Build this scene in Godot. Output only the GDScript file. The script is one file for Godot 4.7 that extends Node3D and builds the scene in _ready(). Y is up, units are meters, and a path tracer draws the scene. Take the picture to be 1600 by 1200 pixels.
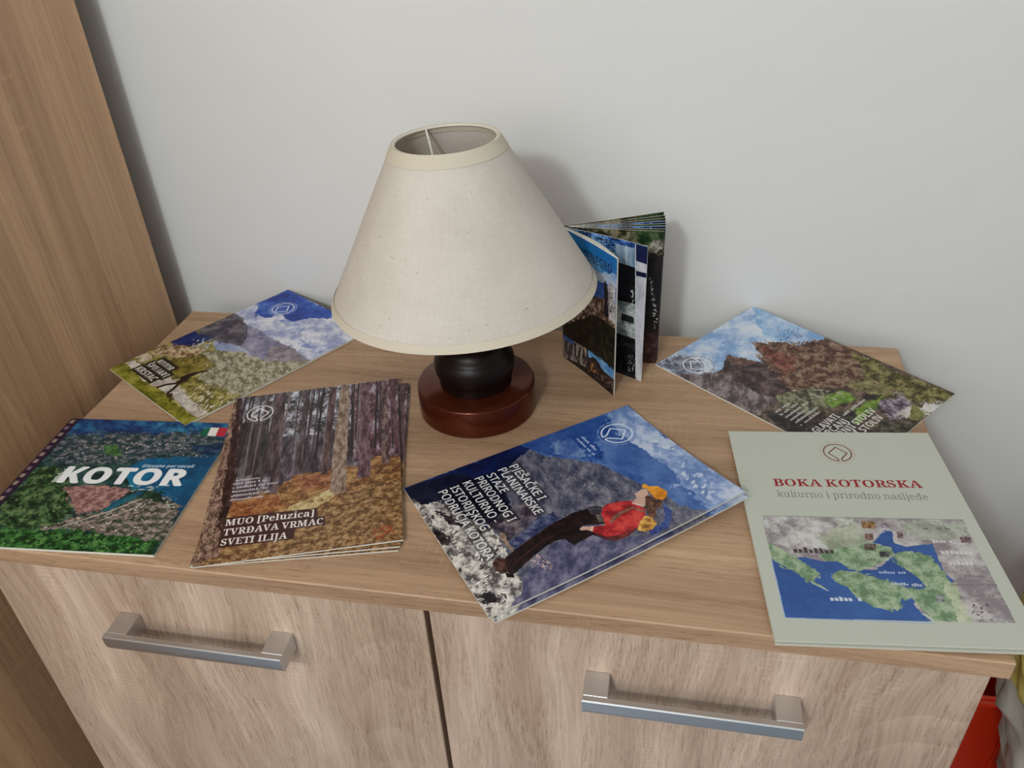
extends Node3D

const TOP := 0.75            # height of the dresser's top above the floor
const WALL_Z := -0.058       # face of the wall behind the dresser
var M := {}
var taken := {}

# ------------------------------------------------------------------ naming and nodes
func numbered(called: String) -> String:
	var n: int = taken.get(called, 0)
	taken[called] = n + 1
	return called if n == 0 else "%s_%03d" % [called, n]

func thing(called: String, label: String, category: String, at := Vector3.ZERO, turn := 0.0, group := "") -> Node3D:
	var o := Node3D.new()
	o.name = numbered(called)
	add_child(o)
	o.position = at
	o.rotation.y = turn
	o.set_meta("label", label)
	o.set_meta("category", category)
	if group != "":
		o.set_meta("group", group)
	return o

func part(called: String, mesh: Mesh, m: Material, parent: Node3D, at := Vector3.ZERO) -> MeshInstance3D:
	var o := MeshInstance3D.new()
	o.name = called
	o.mesh = mesh
	o.material_override = m
	o.position = at
	o.cast_shadow = GeometryInstance3D.SHADOW_CASTING_SETTING_ON
	parent.add_child(o, true)
	return o

func struct(called: String, mesh: Mesh, m: Material, at := Vector3.ZERO) -> MeshInstance3D:
	var o := part(called, mesh, m, self, at)
	o.set_meta("kind", "structure")
	return o

# ------------------------------------------------------------------ mesh helpers
func tri(st: SurfaceTool, a: Vector3, b: Vector3, c: Vector3, na: Vector3, nb: Vector3, nc: Vector3, ua := Vector2.ZERO, ub := Vector2.ZERO, uc := Vector2.ZERO):
	var g := (c - a).cross(b - a)
	if g.length_squared() < 1e-20:
		return
	var P := [a, b, c]
	var N := [na, nb, nc]
	var U := [ua, ub, uc]
	var order := [0, 1, 2] if g.dot(na + nb + nc) > 0.0 else [0, 2, 1]
	for i in order:
		st.set_normal(N[i])
		st.set_uv(U[i])
		st.add_vertex(P[i])

func quad(st: SurfaceTool, a: Vector3, b: Vector3, c: Vector3, d: Vector3, n: Vector3, ua := Vector2.ZERO, ub := Vector2.ZERO, uc := Vector2.ZERO, ud := Vector2.ZERO):
	tri(st, a, b, c, n, n, n, ua, ub, uc)
	tri(st, a, c, d, n, n, n, ua, uc, ud)

func begin() -> SurfaceTool:
	var st := SurfaceTool.new()
	st.begin(Mesh.PRIMITIVE_TRIANGLES)
	return st

# box with chamfered edges; uv in units of `unit` metres, v running along the grain axis
func slab(st: SurfaceTool, lo: Vector3, hi: Vector3, bev: float, grain := 0, unit := Vector2.ONE, shift := Vector2.ZERO):
	var uvf := func(p: Vector3, ax: int) -> Vector2:
		var along := grain if grain != ax else (ax + 1) % 3
		var across := 3 - ax - along
		return Vector2(p[across], p[along]) / unit + shift
	var mid := (lo + hi) * 0.5
	var half := (hi - lo) * 0.5
	for ax in 3:
		var b := (ax + 1) % 3
		var c := (ax + 2) % 3
		for s in [-1.0, 1.0]:
			var q := []
			for k in [[-1, -1], [1, -1], [1, 1], [-1, 1]]:
				var v := Vector3.ZERO
				v[ax] = s * half[ax]
				v[b] = k[0] * (half[b] - bev)
				v[c] = k[1] * (half[c] - bev)
				q.append(mid + v)
			var n := Vector3.ZERO
			n[ax] = s
			quad(st, q[0], q[1], q[2], q[3], n, uvf.call(q[0], ax), uvf.call(q[1], ax), uvf.call(q[2], ax), uvf.call(q[3], ax))
		if bev <= 0.0:
			continue
		# the four edges that run along ax
		for sb in [-1.0, 1.0]:
			for sc in [-1.0, 1.0]:
				var q := []
				for k in [[-1, 0], [1, 0], [1, 1], [-1, 1]]:
					var v := Vector3.ZERO
					v[ax] = k[0] * (half[ax] - bev)
					v[b] = sb * (half[b] - (bev if k[1] == 1 else 0.0))
					v[c] = sc * (half[c] - (bev if k[1] == 0 else 0.0))
					q.append(mid + v)
				var n := Vector3.ZERO
				n[b] = sb
				n[c] = sc
				n = n.normalized()
				quad(st, q[0], q[1], q[2], q[3], n, uvf.call(q[0], b), uvf.call(q[1], b), uvf.call(q[2], b), uvf.call(q[3], b))
	if bev > 0.0:
		for sx in [-1.0, 1.0]:
			for sy in [-1.0, 1.0]:
				for sz in [-1.0, 1.0]:
					var s := Vector3(sx, sy, sz)
					var h := half - Vector3.ONE * bev
					var a := mid + s * Vector3(half.x, h.y, h.z)
					var b2 := mid + s * Vector3(h.x, half.y, h.z)
					var c2 := mid + s * Vector3(h.x, h.y, half.z)
					var n := s.normalized()
					tri(st, a, b2, c2, n, n, n, uvf.call(a, 0), uvf.call(b2, 0), uvf.call(c2, 0))

func box(lo: Vector3, hi: Vector3, bev := 0.0, grain := 0, unit := Vector2.ONE, shift := Vector2.ZERO) -> ArrayMesh:
	var st := begin()
	slab(st, lo, hi, bev, grain, unit, shift)
	st.generate_tangents()
	return st.commit()

# turned shape: profile of (radius, height), smooth where the profile bends little
func lathe(st: SurfaceTool, prof: Array, seg := 64, crease := 35.0, vscale := 1.0):
	var count := prof.size()
	var dirs := []
	for i in count - 1:
		var d: Vector2 = (prof[i + 1] - prof[i]).normalized()
		dirs.append(Vector2(d.y, -d.x))   # outward when the profile runs upwards
	var run := 0.0
	for i in count - 1:
		var n0: Vector2 = dirs[i]
		var n1: Vector2 = dirs[i]
		if i > 0 and rad_to_deg(absf(dirs[i].angle_to(dirs[i - 1]))) < crease:
			n0 = (dirs[i] + dirs[i - 1]).normalized()
		if i < count - 2 and rad_to_deg(absf(dirs[i].angle_to(dirs[i + 1]))) < crease:
			n1 = (dirs[i] + dirs[i + 1]).normalized()
		var p0: Vector2 = prof[i]
		var p1: Vector2 = prof[i + 1]
		var step := p0.distance_to(p1)
		for k in seg:
			var a0 := TAU * k / seg
			var a1 := TAU * (k + 1) / seg
			var c0 := Vector3(cos(a0), 0, sin(a0))
			var c1 := Vector3(cos(a1), 0, sin(a1))
			var up := Vector3.UP
			var u0 := float(k) / seg
			var u1 := float(k + 1) / seg
			var A := c0 * p0.x + up * p0.y
			var B := c1 * p0.x + up * p0.y
			var C := c1 * p1.x + up * p1.y
			var D := c0 * p1.x + up * p1.y
			var nA := c0 * n0.x + up * n0.y
			var nB := c1 * n0.x + up * n0.y
			var nC := c1 * n1.x + up * n1.y
			var nD := c0 * n1.x + up * n1.y
			tri(st, A, B, C, nA, nB, nC, Vector2(u0, run) * vscale, Vector2(u1, run) * vscale, Vector2(u1, run + step) * vscale)
			tri(st, A, C, D, nA, nC, nD, Vector2(u0, run) * vscale, Vector2(u1, run + step) * vscale, Vector2(u0, run + step) * vscale)
		run += step

func lathed(prof: Array, seg := 64, crease := 35.0, vscale := 1.0) -> ArrayMesh:
	var st := begin()
	lathe(st, prof, seg, crease, vscale)
	return st.commit()

func tube(st: SurfaceTool, pts: Array, r: float, seg := 10):
	var rings := []
	for i in pts.size():
		var t: Vector3 = (pts[mini(i + 1, pts.size() - 1)] - pts[maxi(i - 1, 0)]).normalized()
		var x := t.cross(Vector3.UP if absf(t.y) < 0.9 else Vector3.RIGHT).normalized()
		var y := x.cross(t)
		var ring := []
		for k in seg + 1:
			var a := TAU * k / seg
			ring.append([pts[i] + (x * cos(a) + y * sin(a)) * r, x * cos(a) + y * sin(a)])
		rings.append(ring)
	for i in pts.size() - 1:
		for k in seg:
			var a = rings[i][k]
			var b = rings[i][k + 1]
			var c = rings[i + 1][k + 1]
			var d = rings[i + 1][k]
			tri(st, a[0], b[0], c[0], a[1], b[1], c[1])
			tri(st, a[0], c[0], d[0], a[1], c[1], d[1])

# a sheet of paper or card: lower face height given by bend(u, v), page lies in x (u) and z (v), uv (0,0) at its top left
func sheet(w: float, h: float, thick: float, bend: Callable, nu := 10, nv := 14, u0 := 0.0, u1 := 1.0, v0 := 0.0, v1 := 1.0) -> ArrayMesh:
	var st := begin()
	var P := func(u: float, v: float, t: float) -> Vector3: return Vector3(u * w, bend.call(u, v) + t, v * h)
	var Nn := func(u: float, v: float) -> Vector3:
		var e := 0.01
		var du: float = (bend.call(u + e, v) - bend.call(u - e, v)) / (2.0 * e * w)
		var dv: float = (bend.call(u, v + e) - bend.call(u, v - e)) / (2.0 * e * h)
		return Vector3(-du, 1, -dv).normalized()
	for i in nu:
		for j in nv:
			var ua := lerpf(u0, u1, float(i) / nu)
			var ub := lerpf(u0, u1, float(i + 1) / nu)
			var va := lerpf(v0, v1, float(j) / nv)
			var vb := lerpf(v0, v1, float(j + 1) / nv)
			var n00: Vector3 = Nn.call(ua, va)
			var n10: Vector3 = Nn.call(ub, va)
			var n11: Vector3 = Nn.call(ub, vb)
			var n01: Vector3 = Nn.call(ua, vb)
			var t := thick
			tri(st, P.call(ua, va, t), P.call(ub, va, t), P.call(ub, vb, t), n00, n10, n11, Vector2(ua, va), Vector2(ub, va), Vector2(ub, vb))
			tri(st, P.call(ua, va, t), P.call(ub, vb, t), P.call(ua, vb, t), n00, n11, n01, Vector2(ua, va), Vector2(ub, vb), Vector2(ua, vb))
	return st.commit()

# the sides and underside that close a sheet: the bare paper at the cut edge
func sheet_edge(w: float, h: float, thick: float, bend: Callable, nu := 10, nv := 14) -> ArrayMesh:
	var st := begin()
	var P := func(u: float, v: float, t: float) -> Vector3: return Vector3(u * w, bend.call(u, v) + t, v * h)
	for i in nu:
		var a := float(i) / nu
		var b := float(i + 1) / nu
		for e in [0.0, 1.0]:
			quad(st, P.call(a, e, 0.0), P.call(b, e, 0.0), P.call(b, e, thick), P.call(a, e, thick), Vector3(0, 0, -1.0 if e == 0.0 else 1.0))
	for j in nv:
		var a := float(j) / nv
		var b := float(j + 1) / nv
		for e in [0.0, 1.0]:
			quad(st, P.call(e, a, 0.0), P.call(e, b, 0.0), P.call(e, b, thick), P.call(e, a, thick), Vector3(-1.0 if e == 0.0 else 1.0, 0, 0))
	for i in nu:
		for j in nv:
			var ua := float(i) / nu
			var ub := float(i + 1) / nu
			var va := float(j) / nv
			var vb := float(j + 1) / nv
			quad(st, P.call(ua, va, 0.0), P.call(ub, va, 0.0), P.call(ub, vb, 0.0), P.call(ua, vb, 0.0), Vector3.DOWN)
	return st.commit()

# ------------------------------------------------------------------ materials
func mat(c: Color, rough := 0.6, metal := 0.0, spec := 0.5) -> StandardMaterial3D:
	var m := StandardMaterial3D.new()
	m.albedo_color = c
	m.roughness = rough
	m.metallic = metal
	m.metallic_specular = spec
	return m

func noise(sd: int, freq: float, oct := 3) -> FastNoiseLite:
	var n := FastNoiseLite.new()
	n.seed = sd
	n.noise_type = FastNoiseLite.TYPE_SIMPLEX_SMOOTH
	n.frequency = freq
	n.fractal_octaves = oct
	return n

# ------------------------------------------------------------------ wood
# limed oak decor: u runs across the grain, v along it. vein: [centre u, centre v, spread, strength] of the flame figure
func wood(sd: int, w: int, h: int, dark: Color, light: Color, vein: Array, pores: int, saw: int) -> ImageTexture:
	var broad := noise(sd, 1.0, 2)
	var fine := noise(sd + 1, 1.0, 2)
	var warp := noise(sd + 2, 1.0, 2)
	var lut := PackedByteArray()
	for i in 256:
		var c := dark.lerp(light, i / 255.0)
		lut.append(int(c.r * 255)); lut.append(int(c.g * 255)); lut.append(int(c.b * 255))
	var tone := PackedFloat32Array()
	tone.resize(w * h)
	for y in h:
		var fy := float(y) / h
		for x in w:
			var fx := float(x) / w
			var wp := warp.get_noise_2d(fx * 2.2, fy * 1.6)
			var t := 0.56 + 0.30 * broad.get_noise_2d((fx + wp * 0.05) * 6.0, fy * 0.7)
			t += 0.13 * fine.get_noise_2d((fx + wp * 0.04) * 30.0, fy * 1.6)
			t += 0.15 * fine.get_noise_2d((fx + wp * 0.03) * 110.0, fy * 5.0 + 20.0)
			for k in vein:
				var dx: float = (fx - k[0]) / k[2] + wp * 0.5
				var dy: float = fy - k[1] + wp * 0.12
				var g: float = dx * dx * 0.5 + dy * k[4]
				var fall := maxf(0.0, 1.0 - absf(dx) * 0.75)
				var saw_t: float = g * k[5] - floorf(g * k[5])
				t += k[3] * fall * (saw_t * saw_t - 0.4)
			tone[y * w + x] = t
	var rng := RandomNumberGenerator.new()
	rng.seed = sd
	for i in pores:            # open pores: short dark dashes along the grain, gathered in drifts
		var x := rng.randi_range(0, w - 2)
		var y := rng.randi_range(0, h - 1)
		if broad.get_noise_2d(x * 9.0 / w + 40.0, y * 2.0 / h) < rng.randf_range(-0.5, 0.35):
			continue
		var n := rng.randi_range(5, 26)
		var a := rng.randf_range(0.06, 0.26)
		for k in n:
			var yy := y + k
			var xx := x + int(warp.get_noise_2d(x * 3.0 / w, yy * 9.0 / h) * 4.0)
			if yy < h and xx >= 0 and xx < w:
				tone[yy * w + xx] -= a
	for i in saw:              # saw marks: pale bars across the grain, one above the other
		var x := rng.randi_range(0, w - 40)
		var y := rng.randi_range(0, h - 90)
		var rows := rng.randi_range(4, 9)
		var wide := rng.randi_range(14, 46)
		for r in rows:
			var yy := y + r * 10 + rng.randi_range(-1, 1)
			var xo := x + rng.randi_range(-6, 6)
			var a := rng.randf_range(0.06, 0.17)
			for k in wide:
				var xx := xo + k
				if xx >= 0 and xx < w and yy >= 0 and yy < h - 1:
					tone[yy * w + xx] += a
					tone[(yy + 1) * w + xx] += a * 0.5
	var data := PackedByteArray()
	data.resize(w * h * 3)
	for i in w * h:
		var q := clampi(int(tone[i] * 255.0), 0, 255) * 3
		data[i * 3] = lut[q]
		data[i * 3 + 1] = lut[q + 1]
		data[i * 3 + 2] = lut[q + 2]
	var img := Image.create_from_data(w, h, false, Image.FORMAT_RGB8, data)
	img.generate_mipmaps()
	return ImageTexture.create_from_image(img)

func wood_mat(t: Texture2D) -> StandardMaterial3D:
	var m := mat(Color.WHITE, 0.5, 0.0, 0.4)
	m.albedo_texture = t
	return m

# undyed cotton: fine weave, slubs and a few dark flecks in the yarn
func linen_mat() -> StandardMaterial3D:
	var img := Image.create(1024, 512, false, Image.FORMAT_RGB8)
	var r := RandomNumberGenerator.new()
	r.seed = 4
	var slub := noise(91, 1.0, 3)
	var patch := noise(92, 0.006, 3)
	for y in 512:
		for x in 1024:
			var t := 0.022 * slub.get_noise_2d(x * 0.02, y * 0.5) + 0.022 * slub.get_noise_2d(x * 0.5, y * 0.02 + 50.0) + 0.03 * patch.get_noise_2d(x, y) + r.randf_range(-0.012, 0.012)
			img.set_pixel(x, y, Color(0.875 + t, 0.845 + t, 0.81 + t * 1.2))
	for i in 260:
		var x := r.randi_range(2, 1020)
		var y := r.randi_range(2, 508)
		var k := r.randf_range(0.03, 0.16)
		img.fill_rect(Rect2i(x, y, r.randi_range(1, 4), r.randi_range(1, 2)), Color(0.87 - k, 0.83 - k, 0.78 - k))
	img.generate_mipmaps()
	var m := mat(Color.WHITE, 0.95, 0.0, 0.2)
	m.albedo_texture = ImageTexture.create_from_image(img)
	m.uv1_scale = Vector3(1.0, 3.6, 1.0)
	m.backlight_enabled = true
	m.backlight = Color(0.65, 0.62, 0.56)
	return m

# ------------------------------------------------------------------ printed covers, painted in page coordinates (0..1 across, 0..1 down)
var rng_p := RandomNumberGenerator.new()
var fonts := {}

func P(a: Array) -> PackedVector2Array:
	var out := PackedVector2Array()
	for i in range(0, a.size(), 2):
		out.append(Vector2(a[i], a[i + 1]))
	return out

func to_px(img: Image, pts: PackedVector2Array) -> PackedVector2Array:
	var out := PackedVector2Array()
	var s := Vector2(img.get_width(), img.get_height())
	for p in pts:
		out.append(p * s)
	return out

func spans(pts: PackedVector2Array, w: int, h: int) -> Array:
	var out := []
	var y0 := INF
	var y1 := -INF
	for p in pts:
		y0 = minf(y0, p.y)
		y1 = maxf(y1, p.y)
	var n := pts.size()
	for y in range(maxi(0, int(floor(y0))), mini(h - 1, int(ceil(y1))) + 1):
		var yc := y + 0.5
		var xs := PackedFloat32Array()
		for i in n:
			var a := pts[i]
			var b := pts[(i + 1) % n]
			if (a.y <= yc) != (b.y <= yc):
				xs.append(a.x + (yc - a.y) * (b.x - a.x) / (b.y - a.y))
		xs.sort()
		for i in range(0, xs.size() - 1, 2):
			var xa := maxi(0, int(ceil(xs[i] - 0.5)))
			var xb := mini(w, int(ceil(xs[i + 1] - 0.5)))
			if xb > xa:
				out.append([y, xa, xb])
	return out

func fill_px(img: Image, pts: PackedVector2Array, c: Color):
	for s in spans(pts, img.get_width(), img.get_height()):
		img.fill_rect(Rect2i(s[1], s[0], s[2] - s[1], 1), c)

func fill(img: Image, pts: PackedVector2Array, c: Color):
	fill_px(img, to_px(img, pts), c)

# a patch of picture made of three inks mixed by noise, stretched by sx, sy and turned by deg; rag roughens and loosens the outline
func tex(img: Image, pts: PackedVector2Array, c: Array, sd: int, sx: float, sy: float, gain := 1.2, deg := 0.0, rag := 0.0):
	var w := img.get_width()
	var h := img.get_height()
	var lut := []
	for i in 64:
		var t := i / 63.0
		lut.append(c[0].lerp(c[1], t * 2.0) if t < 0.5 else c[1].lerp(c[2], t * 2.0 - 1.0))
	var nz := noise(sd, 0.42, 6)
	nz.fractal_gain = 0.72
	nz.fractal_lacunarity = 2.1
	var loose := noise(sd + 500, 0.11, 3)
	var ca := cos(deg_to_rad(deg))
	var sa := sin(deg_to_rad(deg))
	var px := to_px(img, pts)
	for turn in [0, 1]:
		var out := px
		if rag > 0.0:
			var spread := rag * (2.6 if turn == 0 else 1.0)
			var rough := PackedVector2Array()
			var drift := Vector2.ZERO
			for i in px.size():
				var a := px[i]
				var b := px[(i + 1) % px.size()]
				var n := maxi(1, int(a.distance_to(b) / 4.0))
				for k in n:
					drift = drift * 0.75 + Vector2(rng_p.randfn(0.0, spread), rng_p.randfn(0.0, spread)) * 0.7
					rough.append(a.lerp(b, float(k) / n) + drift)
			out = rough
		elif turn == 0:
			continue
		for s in spans(out, w, h):
			var y: int = s[0]
			for x in range(s[1], s[2]):
				if turn == 0 and loose.get_noise_2d(x, y) < rng_p.randf_range(-0.25, 0.25):
					continue
				var u := (x * ca + y * sa) * sx
				var v := (y * ca - x * sa) * sy
				img.set_pixel(x, y, lut[clampi(int((0.5 + gain * 1.15 * nz.get_noise_2d(u, v) + rng_p.randf_range(-0.07, 0.07)) * 63.0), 0, 63)])

# a transparent dark ink printed over the picture, behind lettering
func overprint(img: Image, pts: PackedVector2Array, keep: float):
	for s in spans(to_px(img, pts), img.get_width(), img.get_height()):
		for x in range(s[1], s[2]):
			var c := img.get_pixel(x, s[0])
			img.set_pixel(x, s[0], Color(c.r * keep, c.g * keep, c.b * keep))

# small separate dabs of ink inside an outline
func dabs(img: Image, pts: PackedVector2Array, count: int, c: Array, a0: float, a1: float, slim := 1.0, deg := 0.0, jitter := 90.0):
	var px := to_px(img, pts)
	var lo := Vector2(INF, INF)
	var hi := -lo
	for p in px:
		lo = lo.min(p)
		hi = hi.max(p)
	for i in count:
		var q := Vector2(rng_p.randf_range(lo.x, hi.x), rng_p.randf_range(lo.y, hi.y))
		if not Geometry2D.is_point_in_polygon(q, px):
			continue
		var a := rng_p.randf_range(a0, a1)
		var t := deg_to_rad(deg + rng_p.randf_range(-jitter, jitter))
		var e := Vector2(cos(t), sin(t)) * a
		var f := Vector2(-sin(t), cos(t)) * a * slim
		var ink: Color = c[rng_p.randi() % c.size()]
		fill_px(img, PackedVector2Array([q - e, q - e * 0.4 + f, q + e * 0.5 + f * 0.8, q + e, q + e * 0.3 - f, q - e * 0.6 - f * 0.7]), ink)

func stroke(img: Image, pts: PackedVector2Array, wide: float, c: Color):
	var px := to_px(img, pts)
	for i in px.size() - 1:
		var d := (px[i + 1] - px[i])
		if d.length() < 0.01:
			continue
		var e := d.normalized() * wide * 0.25
		var n := d.orthogonal().normalized() * wide * 0.5
		fill_px(img, PackedVector2Array([px[i] - e + n, px[i + 1] + e + n, px[i + 1] + e - n, px[i] - e - n]), c)

func font(which: String) -> SystemFont:
	if not fonts.has(which):
		var f := SystemFont.new()
		f.font_names = PackedStringArray(["Droid Serif" if which.begins_with("serif") else "Droid Sans"])
		f.font_weight = 700 if which.ends_with("bold") else 400
		fonts[which] = f
	return fonts[which]

func glyphs(s: String, which: String) -> Array:
	var t := TextMesh.new()
	t.font = font(which)
	t.font_size = 48
	t.pixel_size = 0.01
	t.depth = 0.0
	t.curve_step = 1.0
	t.horizontal_alignment = HORIZONTAL_ALIGNMENT_LEFT
	t.text = s
	return t.get_mesh_arrays()

# lettering from the foot of the first letter (a) to the foot of the last (b), capitals `cap` of the page high
func lettering(img: Image, s: String, which: String, a: Vector2, b: Vector2, cap: float, c: Color, slant := 0.0, fat := 0.0):
	var ref: PackedVector3Array = glyphs("H", which)[0]
	var base := INF
	var top := -INF
	for p in ref:
		base = minf(base, p.y)
		top = maxf(top, p.y)
	var arr := glyphs(s, which)
	var v: PackedVector3Array = arr[0]
	var idx: PackedInt32Array = arr[12]
	var x0 := INF
	var x1 := -INF
	for p in v:
		x0 = minf(x0, p.x)
		x1 = maxf(x1, p.x)
	var size := Vector2(img.get_width(), img.get_height())
	var A := a * size
	var ex := (b * size - A) / (x1 - x0)
	var ey := ex.orthogonal().normalized() * (cap * size.y / (top - base))   # up on the page
	if ey.y > 0.0:
		ey = -ey
	var flat := PackedVector2Array()
	for p in v:
		flat.append(A + ex * (p.x - x0 + slant * (p.y - base)) + ey * (p.y - base))
	var moves := [Vector2.ZERO]
	if fat > 0.0:
		moves = [Vector2(-fat, 0), Vector2(fat, 0), Vector2(0, -fat), Vector2(0, fat)]
	for o in moves:
		for i in range(0, idx.size(), 3):
			fill_px(img, PackedVector2Array([flat[idx[i]] + o, flat[idx[i + 1]] + o, flat[idx[i + 2]] + o]), c)

# a line of print too small to read
func small_print(img: Image, a: Vector2, b: Vector2, cap: float, c: Color):
	var size := Vector2(img.get_width(), img.get_height())
	var A := a * size
	var B := b * size
	var run := (B - A)
	var n := int(run.length() / (cap * size.y * 0.62))
	var up := run.orthogonal().normalized() * cap * size.y
	if up.y > 0.0:
		up = -up
	for i in n:
		if rng_p.randf() < 0.13:
			continue
		var p := A + run * (i + 0.12) / n
		var q := A + run * (i + 0.85) / n
		var tall := up * (0.95 if rng_p.randf() < 0.3 else 0.66)
		fill_px(img, PackedVector2Array([p, q, q + tall * rng_p.randf_range(0.7, 1.0), p + tall]), c)

func emblem(img: Image, c: Vector2, r: float, wide: float, ink: Color, halo: Color):
	var asp := float(img.get_width()) / img.get_height()
	var ring := PackedVector2Array()
	for i in 41:
		var t := deg_to_rad(98.0 + 344.0 * i / 40.0)
		ring.append(c + Vector2(cos(t) * r, sin(t) * r * asp))
	var outer := PackedVector2Array()
	for i in 49:
		var t := TAU * i / 48.0
		outer.append(c + Vector2(cos(t) * r, sin(t) * r * asp) * 1.24)
	for i in range(0, 48, 1):
		if i % 4 != 3:
			stroke(img, PackedVector2Array([outer[i], outer[i + 1]]), wide * 0.8, halo)
	stroke(img, ring, wide, ink)
	var body := PackedVector2Array()
	for p in [[-0.14, 0.99], [-0.12, 0.8], [-0.22, 0.62], [-0.68, 0.06], [0, -0.66], [0.68, 0.06], [0.22, 0.62], [0.12, 0.8], [0.14, 0.99]]:
		body.append(c + Vector2(p[0] * r, p[1] * r * asp))
	stroke(img, body, wide, ink)

func rgb(r: int, g: int, b: int) -> Color:
	return Color8(r, g, b)

func blank(w: int, h: int, c: Color) -> Image:
	var img := Image.create(w, h, false, Image.FORMAT_RGB8)
	img.fill(c)
	return img

func grown(img: Image, k: int) -> Image:
	var full := img.get_size()
	img.resize(int(full.x * 0.72), int(full.y * 0.72), Image.INTERPOLATE_LANCZOS)   # as soft as offset print
	img.resize(full.x, full.y, Image.INTERPOLATE_CUBIC)
	img.resize(img.get_width() * k, img.get_height() * k, Image.INTERPOLATE_CUBIC)
	return img

func printed(img: Image, rough := 0.28) -> StandardMaterial3D:
	img.generate_mipmaps()
	var m := mat(Color.WHITE, rough, 0.0, 0.35)
	m.albedo_texture = ImageTexture.create_from_image(img)
	m.texture_repeat = false
	return m

func whole() -> PackedVector2Array:
	return P([0, 0, 1, 0, 1, 1, 0, 1])

func print_forest() -> StandardMaterial3D:
	rng_p.seed = 11
	var g := blank(424, 600, rgb(70, 58, 62))
	tex(g, whole(), [rgb(44, 36, 40), rgb(84, 72, 80), rgb(140, 138, 150)], 3, 0.05, 0.016, 1.2)
	tex(g, P([0.038, 0.005, 0.999, -0.002, 0.994, 0.331, 0.627, 0.344, 0.299, 0.323, 0.118, 0.323]), [rgb(46, 42, 42), rgb(116, 112, 120), rgb(204, 210, 222)], 5, 0.055, 0.04, 1.5)
	tex(g, P([0.697, 0.009, 0.999, -0.002, 1.004, 0.537, 0.855, 0.528, 0.747, 0.547]), [rgb(58, 34, 40), rgb(112, 72, 82), rgb(170, 160, 175)], 6, 0.06, 0.03, 1.3)
	tex(g, P([0.052, 0.202, 0.237, 0.189, 0.276, 0.548, 0.106, 0.547]), [rgb(34, 32, 30), rgb(62, 58, 54), rgb(106, 100, 102)], 7, 0.06, 0.012, 1.2)
	dabs(g, P([0.059, 0.029, 0.999, 0.013, 0.993, 0.293, 0.592, 0.276, 0.116, 0.211]), 420, [rgb(196, 202, 214), rgb(170, 178, 192), rgb(40, 34, 34)], 1.2, 4.5, 0.5, 0.0, 60.0)
	# far trunks
	for i in 46:
		var x := rng_p.randf_range(0.06, 0.99)
		var wd := rng_p.randf_range(0.004, 0.013)
		var lean := rng_p.randf_range(-0.02, 0.02)
		var foot := rng_p.randf_range(0.46, 0.56) + (0.10 - 0.16 * x)
		var ink: Color = [rgb(52, 36, 40), rgb(76, 56, 62), rgb(126, 112, 116), rgb(38, 28, 30)][i % 4]
		fill(g, P([x, 0, x + wd, 0, x + wd + lean, foot, x + lean, foot]), ink)
	# the slope under the trees
	tex(g, P([-0.005, 0.999, -0.003, 0.890, 0.108, 0.698, 0.208, 0.682, 0.320, 0.648, 0.470, 0.580, 0.612, 0.567, 0.767, 0.572, 0.855, 0.530, 1.004, 0.537, 1.002, 0.998]), [rgb(84, 52, 30), rgb(142, 96, 58), rgb(186, 148, 98)], 8, 0.05, 0.075, 1.4, -12.0, 2.0)
	tex(g, P([-0.005, 0.999, 0.134, 0.942, 0.326, 0.848, 0.551, 0.833, 0.724, 0.712, 0.997, 0.688, 1.002, 0.998]), [rgb(88, 60, 36), rgb(140, 104, 68), rgb(184, 150, 108)], 9, 0.09, 0.12, 1.4, -12.0, 3.0)
	tex(g, P([0.110, 0.689, 0.226, 0.685, 0.353, 0.682, 0.400, 0.756, 0.245, 0.782, 0.128, 0.767]), [rgb(112, 60, 34), rgb(154, 94, 56), rgb(184, 134, 90)], 10, 0.06, 0.1, 1.3, -10.0, 2.0)
	tex(g, P([0.414, 0.588, 0.623, 0.585, 0.621, 0.688, 0.481, 0.680]), [rgb(104, 58, 36), rgb(148, 92, 60), rgb(178, 128, 92)], 12, 0.06, 0.1, 1.3, -10.0, 2.0)
	tex(g, P([0.418, 0.759, 0.523, 0.725, 0.621, 0.688, 0.669, 0.725, 0.547, 0.786, 0.460, 0.811]), [rgb(150, 122, 80), rgb(196, 172, 122), rgb(214, 196, 150)], 13, 0.06, 0.1, 1.3, -14.0, 2.0)
	dabs(g, P([0.001, 0.992, 0.115, 0.708, 0.472, 0.596, 1.003, 0.548, 1.001, 0.995]), 1500, [rgb(96, 66, 40), rgb(70, 48, 30), rgb(182, 150, 100), rgb(150, 118, 70), rgb(120, 104, 62)], 0.9, 3.6, 0.35, -20.0, 60.0)
	dabs(g, P([0.846, 0.926, 0.943, 0.913, 0.967, 0.969, 0.872, 0.982]), 90, [rgb(150, 62, 38), rgb(170, 84, 52)], 1.0, 4.0, 0.6)
	# near trunks
	var bark := [rgb(60, 42, 42), rgb(104, 82, 82), rgb(148, 124, 118)]
	tex(g, P([0.238, 0.004, 0.308, 0.006, 0.352, 0.677, 0.308, 0.674]), [rgb(48, 34, 38), rgb(86, 66, 72), rgb(120, 100, 104)], 14, 0.14, 0.02, 1.3, 0.0, 0.7)
	tex(g, P([0.582, 0.008, 0.625, 0.006, 0.607, 0.598, 0.574, 0.597]), [rgb(56, 36, 36), rgb(92, 68, 68), rgb(124, 98, 96)], 15, 0.14, 0.03, 1.3, 0.0, 0.7)
	tex(g, P([0.650, 0.010, 0.701, 0.008, 0.711, 0.713, 0.673, 0.718, 0.629, 0.706, 0.630, 0.393]), [rgb(92, 72, 62), rgb(152, 128, 112), rgb(192, 170, 150)], 16, 0.16, 0.06, 0.9, 0.0, 0.7)
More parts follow.
